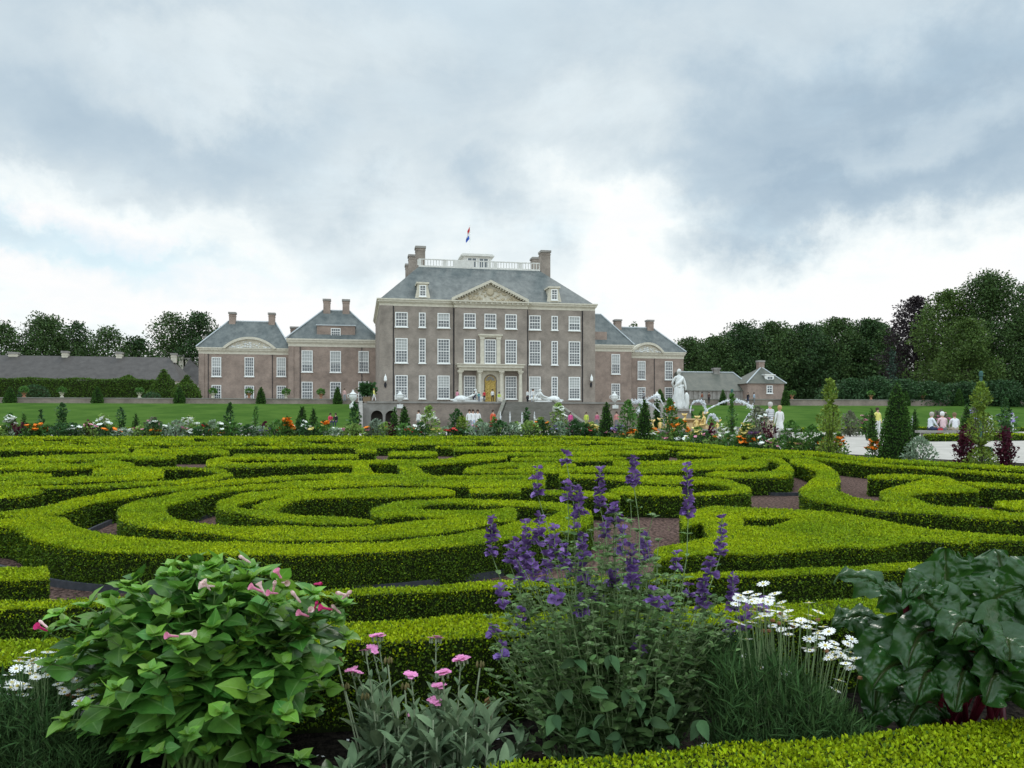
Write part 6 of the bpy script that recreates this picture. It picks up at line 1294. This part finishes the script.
# --- purple salvia
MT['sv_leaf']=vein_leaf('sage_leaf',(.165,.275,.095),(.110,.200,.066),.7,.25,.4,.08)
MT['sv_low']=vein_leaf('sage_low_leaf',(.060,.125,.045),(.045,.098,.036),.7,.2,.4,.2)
MT['sv_stem']=mat('sage_stem',(.17,.24,.11),.7)
MT['sv_bract']=mat('purple_bract',(.120,.060,.215),.6,spec=.12,var=.5,trans=.30,noise=(40,(.235,.140,.360),3))
MT['sv_calyx']=mat('sage_calyx',(.20,.27,.13),.7,var=.3,trans=.2)
def salvia():
    d0=2.5; base=np.array([(612-512)/F*d0,d0,0.0]); root=thing('salvia_plant','tall bushy salvia with purple flower spikes and many thin grey-green stems','plant',tuple(base))
    r_=np.random.default_rng(33)
    SP=[(537,470,494),(566,455,462),(566,484,497),(578,488,514),(600,470,506),(634,459,485),(687,466,515),(722,519,553),(492,519,555),(508,547,564),(526,523,572),(540,517,543),(547,564,581),(575,519,528),(564,547,568),(582,536,555),(583,566,581),(614,506,521),(613,572,585),(632,549,585),(645,536,560),(677,553,568),(654,590,602),(688,585,596),(704,581,607),(711,560,575),(733,577,609),(746,609,628),(762,600,610),(502,587,605),(521,611,628),(503,645,658),(581,600,613),(641,639,649),(729,624,632),(493,630,634),(515,540,556),(532,555,575),(554,530,552),(596,590,600),(622,530,552),(606,520,535),(555,590,600),(668,600,610),(519,560,580),(548,545,565),(571,560,575)]
    LV,LF=leaf_template(.24,.06,.18,rows=(0,.2,.5,.8,1),prof=(.2,.9,1,.55,0),cols=(-1,0,1))
    BV,BF=leaf_template(.52,.30,.10,rows=(0,.3,.65,1),prof=(.35,1,.95,.25),cols=(-1,0,1))
    P=[];D=[];N=[];S=[]; st=MB(); WP=[];WD=[];WN=[];WS=[]
    def stem(top,full,rad=.0022):
        b0=np.array([r_.normal()*.07+top[0]*.12,r_.normal()*.05,0.0]); ctl=np.array([b0[0]*.4+top[0]*.62,b0[1]*.5+top[1]*.5,top[2]*.55]); C=bez(b0,ctl,top,12)
        C[1:-1]+=r_.normal(size=(10,3))*.004; st.tube([tuple(c) for c in C],[rad*(1.35-.8*i/11) for i in range(12)],4); return C
    for k,(px,y0,y1) in enumerate(SP):
        dd=d0+r_.uniform(-.28,.16) if y0>500 else d0+r_.uniform(-.12,.12)
        top=np.array(W(px,y0,dd))-base; bot=np.array(W(px+r_.uniform(-2,2),y1,dd))-base; C=stem(bot,True,.0026); st.tube([tuple(bot),tuple((bot+top)/2),tuple(top)],.0018,4)
        g=MB(); L=top-bot; Ln=max(.02,np.linalg.norm(L)); nw=max(2,int(Ln/.019)+1); pp=[];dd_=[];nn=[];ss=[]
        for w in range(nw):
            f=w/max(1,nw-1); c=L*f; m=8 if f<.8 else 6; wz=.0235*(1-.30*f)*r_.uniform(.8,1.2)
            for j in range(m):
                a=j*2*math.pi/m+w*.5+r_.uniform(-.25,.25); v=np.array([math.cos(a),math.sin(a),.25+.5*f+r_.uniform(-.75,.75)])
                pp.append(c+np.array([math.cos(a),math.sin(a),0])*.004+r_.normal(size=3)*np.array([.002,.002,.004])); dd_.append(v); nn.append(np.array([0,0,1.0])+r_.normal(size=3)*.35); ss.append(wz*r_.uniform(.75,1.15))
        g.inst(BV,BF,np.array(pp),frames(np.array(dd_),np.array(nn)),np.array(ss)); o=g.build('flower_spike',MT['sv_bract'],root,smooth=True); o.location=tuple(bot)
        for t in range(3,12):
            for sgn in(0,1):
                a=t*1.57+sgn*math.pi+k; h=np.array([math.cos(a),math.sin(a),.35]); P.append(C[t]); D.append(h); N.append(np.array([0,0,1.0])+r_.normal(size=3)*.3); S.append(r_.uniform(.018,.042) if t>6 else r_.uniform(.030,.060))
    # leafy stems without purple tops
    for k in range(290):
        a=r_.uniform(0,6.3); rr=math.sqrt(r_.random()); ex=.40*rr*math.cos(a); ey=.26*rr*math.sin(a)
        zt=r_.uniform(.30,.70)*(1-.30*abs(ex)/.4)
        if k<22: zt=r_.uniform(.62,.80); ex*=.45
        top=np.array([ex,ey,zt]); C=stem(top,False,.0019)
        for t in range(2,12):
            m_=2 if t<9 else 4
            for j in range(m_):
                an=t*1.57+j*2*math.pi/m_+k; h=np.array([math.cos(an),math.sin(an),.45]); sz=(r_.uniform(.045,.078) if t<5 else r_.uniform(.030,.056) if t<9 else r_.uniform(.016,.032))
                P.append(C[t]+r_.normal(size=3)*.004); D.append(h); N.append(np.array([0,0,1.0])+r_.normal(size=3)*.35); S.append(sz)
        for t in (8,9,10,11):     # small pale calyx whorls
            for j in range(4):
                an=j*1.57+t*.8; WP.append(C[t]); WD.append(np.array([math.cos(an),math.sin(an),.5])); WN.append(np.array([0,0,1.0])+r_.normal(size=3)*.4); WS.append(r_.uniform(.009,.016))
    f=MB(); f.inst(LV,LF,np.array(P),frames(np.array(D),np.array(N)),np.array(S)*.92); f.build('foliage',MT['sv_leaf'],root,smooth=True)
    g=MB(); g.inst(BV,BF,np.array(WP),frames(np.array(WD),np.array(WN)),np.array(WS)); g.build('calyx_foliage',MT['sv_calyx'],root); st.build('stem',MT['sv_stem'],root)
    # broad leaves low down in front
    P=[];D=[];N=[];S=[]
    for px,py in ((590,690),(575,660),(625,690),(640,700),(605,715),(660,690),(650,720),(590,730),(620,735),(680,705),(565,690),(555,715),(670,735),(640,670),(700,720),(610,655)):
        w_=np.array(W(px,py,d0-.26+r_.uniform(-.03,.06)))-base
        for j in range(2): a=r_.uniform(-2.6,-.5); P.append(w_); D.append(np.array([math.cos(a),math.sin(a),-.25+r_.uniform(-.5,.5)])); N.append(np.array([0,-.3,.9])+r_.normal(size=3)*.4); S.append(r_.uniform(.045,.072))
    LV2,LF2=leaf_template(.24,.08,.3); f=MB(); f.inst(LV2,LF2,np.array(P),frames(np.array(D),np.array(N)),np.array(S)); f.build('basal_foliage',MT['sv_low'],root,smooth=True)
salvia()

# --- white daisies
MT['daisy_petal']=mat('white_petal',(.84,.85,.83),.6,trans=.25); MT['daisy_eye']=mat('daisy_centre',(.50,.42,.12),.8); MT['daisy_brown']=mat('faded_daisy',(.20,.10,.05),.9)
MT['fine_leaf']=mat('fine_daisy_leaf',(.050,.105,.032),.6,var=.5,trans=.2)
def daisies(name_label,px0,d0,heads,width,prof_h,seed,fol_n):
    base=np.array([(px0-512)/F*d0,d0,0.0]); root=thing('daisy_clump',name_label,'flowers',tuple(base)); r_=np.random.default_rng(seed)
    PV,PF=leaf_template(.17,.04,.06,rows=(0,.4,.8,1),prof=(.5,.9,1,.5),cols=(-1,1))
    def head(n):
        g=MB(); a=np.arange(n)*2*math.pi/n; g.inst(PV,PF,np.c_[np.cos(a),np.sin(a),np.zeros(n)]*.004,frames(np.c_[np.cos(a),np.sin(a),np.full(n,.12)],np.tile([0,0,1.0],(n,1))),.0135); g.lathe([(.0042,-.001),(.004,.0025),(.001,.004)],8,m=1); return g.build('daisy_flower',[MT['daisy_petal'],MT['daisy_eye']],link=False)
    MM=[head(13),head(11),head(15)]; st=MB(); P=[];D=[];S=[]
    for (px,py) in heads:
        w_=np.array(W(px,py,d0+r_.uniform(-.17,.10)))-base
        placed('daisy_flower',MM[r_.integers(3)],root,tuple(w_),(r_.uniform(-.25,.45),r_.uniform(-.35,.35),r_.uniform(0,6)),r_.uniform(.88,1.18))
        b0=np.array([w_[0]*.6+r_.normal()*.02,w_[1]*.6,0]); C=bez(b0,(b0+w_)/2+np.array([0,0,.08]),w_,7); st.tube([tuple(c) for c in C],.0009,4)
    for k in range(14):
        px,py=heads[r_.integers(len(heads))]; w_=np.array(W(px+r_.uniform(-12,12),py+r_.uniform(4,20),d0+r_.uniform(-.1,.1)))-base; st.lathe([(0,-.004),(.008,0),(.006,.006),(0,.007)],7,tuple(w_),1)
    st.build('stem',[MT['sv_stem'],MT['daisy_brown']],root)
    xs=r_.uniform(-width/2,width/2,fol_n); ys=r_.uniform(-.20,.20,fol_n); prof=np.interp(xs,[-width/2,-width/6,width/6,width/2],prof_h); zz=r_.random(fol_n)**.75*prof; P=np.c_[xs,ys,zz]
    d=norm(np.c_[r_.normal(size=fol_n)*.6,r_.normal(size=fol_n)*.6,np.abs(r_.normal(size=fol_n))*.8+.2]); BV=np.array([(0,0,0),(.045,.5,.02),(0,1,-.05),(-.045,.5,.02)])
    f=MB(); f.inst(BV,QUAD_F,P,frames(d,rand_dirs(fol_n)),r_.uniform(.03,.07,fol_n)); f.build('foliage',MT['fine_leaf'],root)
hr=random.Random(12); hd=[]
for k in range(100):
    t=hr.random()**.9; px=738+t*118; yc=600+t*t*52+t*12; hd.append((px+hr.uniform(-8,8),yc+hr.gauss(3,10)))
hd=hd[:92]; hd+=[(809,603),(818,612),(760,668),(786,672),(835,690),(745,656),(850,668)]
daisies('clump of white daisies between the salvia and the dark chard',788,2.36,hd,.46,(.385,.39,.275,.15),5,9000)
hd=[]
for k in range(97):
    t=hr.random(); px=-10+t*110; hd.append((px,692-26*math.exp(-((px-45)/32)**2)+max(0,(px-60))*.35+hr.gauss(6,11)))
daisies('clump of white daisies at the picture edge under the leafy pink-flowered plant',40,2.42,hd,.50,(.24,.28,.27,.14),9,8000)

# --- pink lychnis with grey leaves
MT['ly_leaf']=vein_leaf('woolly_grey_leaf',(.165,.235,.125),(.120,.180,.095),.85,.15,.25,.1); MT['ly_stem']=mat('woolly_stem',(.22,.26,.16),.85)
MT['ly_pink']=mat('rose_pink_petal',(.72,.26,.50),.6,var=.2,trans=.25); MT['ly_dry']=mat('faded_flower_head',(.14,.12,.05),.9,var=.3)
def lychnis():
    d0=2.36; base=np.array([(430-512)/F*d0,d0,0.0]); root=thing('lychnis_plant','grey-leaved plant with flat pink flower heads on upright stems','plant',tuple(base)); r_=np.random.default_rng(4)
    LV,LF=leaf_template(.16,.07,.25,rows=(0,.12,.3,.5,.7,.88,1),prof=(.35,.7,.95,1,.8,.45,0),cols=(-1,0,1)); P=[];D=[];N=[];S=[]; st=MB()
    PV,PF=leaf_template(.40,.02,.05,rows=(0,.5,1),prof=(.3,1,.75),cols=(-1,0,1))
    def hd_(n):
        g=MB(); 
        for q in range(n):
            a0=q*2.4; c=np.array([math.cos(a0),math.sin(a0),0])*.011*(q>0)*(1+q*.05)+np.array([0,0,.004*(q<3)]); a=np.arange(5)*2*math.pi/5+q; g.inst(PV,PF,np.tile(c,(5,1)),frames(np.c_[np.cos(a),np.sin(a),np.full(5,.2)],np.tile([0,0,1.0],(5,1))),.0115)
            g.tube([tuple(c-np.array([0,0,.014])),tuple(c)],.0028,5,1)
        return g.build('flower_head',[MT['ly_pink'],MT['ly_stem']],link=False)
    HM=[hd_(9),hd_(7),hd_(4)]
    fl=[(377,636,0),(436,638,0),(461,659,0),(443,673,1),(411,675,1),(439,686,1),(435,702,1),(352,671,2),(373,650,2),(357,673,2),(414,717,2),(366,651,2)]
    for px,py,k in fl:
        dd=d0+r_.uniform(-.12,.10); w_=np.array(W(px,py,dd))-base; b0=np.array([w_[0]*.75+r_.normal()*.015,w_[1]*.6,0]); C=bez(b0,(b0+w_)/2+np.array([r_.normal()*.012,0,.05]),w_-np.array([0,0,.006]),9); st.tube([tuple(c) for c in C],[.0032-.0001*i*1.4 for i in range(9)],5)
        placed('flower_head',HM[k],root,tuple(w_),(r_.uniform(.0,.5),r_.uniform(-.25,.25),r_.uniform(0,6)),r_.uniform(.9,1.15))
        for t in range(1,8):
            for sg in(0,1): a=t*1.57+sg*math.pi+px; P.append(C[t]); D.append(np.array([math.cos(a)*.55,math.sin(a)*.55,1.0])); N.append(np.array([-math.cos(a),-math.sin(a),.5])); S.append((.115,.105,.09,.07,.05,.035,.022)[t-1]*r_.uniform(.8,1.2))
    for px,py in ((338,664),(345,690),(405,690),(365,700),(480,668),(388,664)):      # faded heads
        w_=np.array(W(px,py,d0))-base; b0=np.array([w_[0]*.7,0,0]); C=bez(b0,(b0+w_)/2,w_,6); st.tube([tuple(c) for c in C],.0026,5)
        for j in range(5): a=j*1.26; st.lathe([(.0005,0),(.0045,.008),(.003,.016),(.0005,.02)],6,(w_[0]+math.cos(a)*.010,w_[1]+math.sin(a)*.010,w_[2]),1)
    for k in range(95):   # leafy rosettes
        px=r_.uniform(350,520); x=(px-430)/F*d0; y=r_.uniform(-.16,.12); h=r_.uniform(.02,.22)*(.5 if px>505 or px<362 else 1)*(1.25 if px>470 and r_.random()<.4 else 1)
        st.tube([(x*.9,y,0),(x,y,h)],.003,4)
        for j in range(5): a=r_.uniform(0,6.3); P.append(np.array([x,y,h*r_.uniform(.4,1)])); D.append(np.array([math.cos(a)*.6,math.sin(a)*.6,r_.uniform(.5,1.9)])); N.append(np.array([-math.cos(a),-math.sin(a),.6])+r_.normal(size=3)*.3); S.append(r_.uniform(.05,.10))
    f=MB(); f.inst(LV,LF,np.array(P),frames(np.array(D),np.array(N)),np.array(S)); f.build('foliage',MT['ly_leaf'],root,smooth=True); st.build('stem',[MT['ly_stem'],MT['ly_dry']],root,smooth=True)
lychnis()

# --- chard with dark puckered leaves and red stalks
def chard_mat():
    m=bpy.data.materials.new('dark_chard_leaf'); m.use_nodes=True; nt=m.node_tree; N=nt.nodes; L=nt.links; b=N['Principled BSDF']
    b.inputs['Roughness'].default_value=.33; b.inputs['Specular IOR Level'].default_value=.42
    at=N.new('ShaderNodeAttribute'); at.attribute_name='vein'
    no=N.new('ShaderNodeTexNoise'); no.inputs['Scale'].default_value=9; no.inputs['Detail'].default_value=4; geo=N.new('ShaderNodeNewGeometry'); L.new(geo.outputs['Position'],no.inputs['Vector'])
    mx=N.new('ShaderNodeMix'); mx.data_type='RGBA'; L.new(no.outputs['Fac'],mx.inputs['Factor']); mx.inputs['A'].default_value=(.010,.042,.008,1); mx.inputs['B'].default_value=(.024,.078,.013,1)
    m2=N.new('ShaderNodeMix'); m2.data_type='RGBA'; L.new(at.outputs['Fac'],m2.inputs['Factor']); L.new(mx.outputs['Result'],m2.inputs['A']); m2.inputs['B'].default_value=(.075,.085,.030,1)
    L.new(m2.outputs['Result'],b.inputs['Base Color'])
    bp=N.new('ShaderNodeBump'); bp.inputs['Strength'].default_value=.35; bp.inputs['Distance'].default_value=.006; n2=N.new('ShaderNodeTexNoise'); n2.inputs['Scale'].default_value=70; n2.inputs['Detail'].default_value=2; L.new(geo.outputs['Position'],n2.inputs['Vector']); L.new(n2.outputs['Fac'],bp.inputs['Height']); L.new(bp.outputs[0],b.inputs['Normal'])
    tr=N.new('ShaderNodeBsdfTranslucent'); tr.inputs['Color'].default_value=(.06,.20,.02,1); ms=N.new('ShaderNodeMixShader'); ms.inputs[0].default_value=.14; L.new(b.outputs[0],ms.inputs[1]); L.new(tr.outputs[0],ms.inputs[2]); L.new(ms.outputs[0],N['Material Output'].inputs['Surface']); return m
MT['chard']=chard_mat(); MT['chard_stalk']=mat('beet_red_stalk',(.085,.006,.016),.4,spec=.4)
def blister(s,c,L,hw,pts):
    d=np.hypot((pts[:,0]-s)*L,(pts[:,1]-c)*hw)/pts[:,2]; m=d.min(); i=d.argmin()
    return pts[i,3]*max(0.0,1-m*m)
def chard():
    d0=2.45; base=np.array([(945-512)/F*d0,d0,0.0]); root=thing('chard_plant','dark glossy chard with big puckered leaves and deep red stalks','plant',tuple(base)); r_=np.random.default_rng(8)
    # (stalk top px,py,d), (middle), (tip), half width m, normal hint
    LVS=[((953,645,2.44),(945,590,2.42),(946,549,2.46),.078,(-.1,-1,.25)),
      ((1000,640,2.5),(1005,585,2.5),(995,548,2.56),.095,(.0,-1,.5)),
      ((930,660,2.46),(895,585,2.40),(838,577,2.36),.062,(-.1,-.75,1)),
      ((905,590,2.34),(930,605,2.28),(976,648,2.22),.070,(-.1,-.75,1)),
      ((935,665,2.46),(888,622,2.36),(874,712,2.30),.078,(-.15,-1,.35)),
      ((925,660,2.5),(872,610,2.50),(832,626,2.48),.060,(0,-.6,1)),
      ((985,660,2.36),(1005,620,2.24),(1010,672,2.16),.088,(.1,-1,.5)),
      ((1000,640,2.42),(1025,585,2.40),(1050,570,2.40),.09,(.1,-.9,.5)),
      ((1010,660,2.40),(1040,615,2.32),(1070,640,2.26),.09,(.1,-.9,.6)),
      ((975,640,2.42),(985,600,2.38),(1024,588,2.34),.062,(-.2,-.9,.8)),
      ((960,655,2.38),(925,615,2.32),(908,668,2.22),.070,(-.1,-1,.4)),
      ((950,650,2.52),(910,600,2.62),(885,585,2.72),.07,(0,-.5,1)),
      ((960,650,2.52),(975,585,2.62),(965,560,2.72),.075,(0,-.9,.5)),
      ((985,650,2.34),(965,610,2.24),(950,640,2.16),.060,(-.1,-1,.6)),
      ((1000,660,2.30),(1030,640,2.20),(1040,690,2.14),.075,(.1,-1,.5)),
      ((955,655,2.36),(935,570,2.36),(908,600,2.30),.060,(-.2,-.8,.8)),
      ((925,715,2.40),(895,690,2.34),(868,722,2.30),.060,(-.2,-.8,.8)),((945,720,2.38),(925,690,2.32),(905,730,2.28),.055,(-.1,-1,.6)),((930,690,2.40),(900,650,2.30),(872,690,2.24),.070,(-.2,-.9,.6)),((940,700,2.36),(930,655,2.26),(915,705,2.20),.062,(-.1,-1,.5)),((965,700,2.36),(965,650,2.26),(955,712,2.20),.068,(0,-1,.5)),((985,700,2.34),(1000,655,2.22),(985,705,2.18),.070,(.1,-1,.5)),((1000,700,2.34),(1040,665,2.2),(1030,712,2.16),.075,(.1,-1,.5)),((940,690,2.5),(880,640,2.55),(845,660,2.6),.075,(-.1,-.5,1)),((1000,690,2.5),(1010,630,2.6),(1030,610,2.66),.09,(.1,-.8,.6)),((950,690,2.6),(930,630,2.72),(915,620,2.8),.09,(0,-.8,.6))]
    for k,(a,m,t,hw,nh) in enumerate(LVS):
        A=np.array(W(*a))-base; M_=np.array(W(*m))-base; T_=np.array(W(*t))-base
        nL,nW=72,37; C=bez(A,M_*1.35-(A+T_)*.175,T_,nL); tg=norm(np.gradient(C,axis=0)); nh=np.array(nh,float)
        side=norm(np.cross(tg,np.tile(nh,(nL,1)))); up=np.cross(side,tg)
        V=np.zeros((nL,nW,3)); vein=np.zeros((nL,nW)); ph=r_.uniform(0,6,6); Ln=float(np.linalg.norm(np.diff(C,axis=0),axis=1).sum()); nb=int(np.clip(Ln*hw*2/.00062,60,170)); BP=np.c_[r_.random(nb),r_.uniform(-1,1,nb),r_.uniform(.017,.030,nb),r_.uniform(.5,1.25,nb)]
        for i in range(nL):
            s=i/(nL-1); pr=min(1,(s/.22)**.7)*(1-max(0,(s-.55)/.45)**2.3)**.6 if s<1 else 0
            pr*=1+.07*math.sin(s*19+ph[0])
            for j in range(nW):
                c=-1+2*j/(nW-1); x=c*hw*pr
                rib=1-min(1,abs(c)/.10)                                   # the midrib
                lat=(s*9.0-abs(c)*2.2+ph[1]*(c>0))%1.0; vl=max(0,1-abs(lat-.5)/.12)*(.2+.8*(1-abs(c)))
                puck=.0135*blister(s,c,Ln,hw,BP)*(1-rib)*(.4+.6*(1-vl))*(1-.5*abs(c)**4)
                ruff=(.022*math.sin(s*24+ph[4]+(2 if c>0 else 0))+.010*math.sin(s*57+ph[5]))*abs(c)**2.5
                z=puck-.010*rib+ruff+.26*hw*(abs(c)**1.6)*(-1 if k%3 else .7)
                V[i,j]=C[i]+side[i]*x+up[i]*z; vein[i,j]=max(rib*.95,vl*.35*(abs(c)<.75))
        b=MB(); i,j=np.meshgrid(np.arange(nL-1),np.arange(nW-1),indexing='ij'); Fq=np.stack([i*nW+j,i*nW+j+1,(i+1)*nW+j+1,(i+1)*nW+j],-1).reshape(-1,4)
        b.add(V.reshape(-1,3),Fq); o=b.build('leaf',MT['chard'],root,smooth=True)
        at=o.data.attributes.new('vein','FLOAT','POINT'); at.data.foreach_set('value',vein.ravel())
        b0=np.array([r_.normal()*.06+A[0]*.45,r_.normal()*.06,.0]); s_=MB(); Cs=bez(b0,(b0+A)/2+np.array([0,0,.03]),A,8); s_.tube([tuple(c) for c in Cs]+[tuple(C[q]-up[q]*.004) for q in (6,14,24,34)],[.0095]*8+[.007,.005,.0035,.002],7); so=s_.build('stalk',MT['chard_stalk'],o,smooth=True)
chard()
# stake, weeds and fallen petals on the soil
w_=W(488,735,2.62); b=MB(); b.box(-.011,.011,-.011,.011,-.05,.0); b.prism([(-.011,0),(.011,0),(.011,.145),(.003,.16),(-.011,.15)],-.0105,.0105); o=b.build('wooden_stake',mat('weathered_wood_stake',(.22,.13,.055),.9,noise=(40,(.14,.08,.035),4))); o.location=(w_.x,w_.y,0); tag(o,'short brown wooden stake in the soil between the lychnis and the salvia','stake')
def weed(px,d,s,label):
    p=W(px,HOR,d); t=thing('small_weed',label,'plant',(p.x,p.y,0),rng.uniform(0,6)); LV,LF=leaf_template(.2,.05,.3); n=11; a=np.arange(n)*2.4; f=MB(); f.inst(LV,LF,np.zeros((n,3)),frames(np.c_[np.cos(a),np.sin(a),rng.uniform(.3,1.1,n)],np.tile([0,0,1.0],(n,1))),s*rng.uniform(.6,1.2,n)); f.build('foliage',MT['mj_leaf'],t,smooth=True)
weed(328,2.36,.10,'small weed with pointed leaves beside the lychnis and the leafy plant'); weed(300,2.5,.07,'small green seedling at the foot of the leafy pink-flowered plant'); weed(715,2.55,.07,'small seedling between the salvia and the daisies'); weed(560,2.5,.06,'small seedling at the edge of the salvia')
b=MB(); n=70; P=np.c_[rng.uniform(-1.0,1.2,n),rng.uniform(2.3,2.75,n),np.full(n,.004)]; b.inst(QUAD_V,QUAD_F,P,frames(norm(np.c_[rng.normal(size=(n,2)),np.full(n,.1)]),np.tile([0,0,1.0],(n,1))),rng.uniform(.008,.02,n)); o=b.build('fallen_petals',[MT['daisy_petal']]); tag(o,'scattered pale fallen petals on the dark soil','petals',kind='stuff')
b=MB(); n=900; P=np.c_[rng.uniform(-1.9,1.9,n),rng.uniform(1.9,3.0,n),np.zeros(n)]
for p in P: s=random.uniform(.004,.016); b.lathe([(0,-s*.5),(s,0),(s*.5,s*.5),(0,s*.6)],5,tuple(p),sx=random.uniform(.7,1.3))
o=b.build('soil_clods',MT['soil']); tag(o,'small dark clods of soil in the flower bed','soil',kind='stuff')
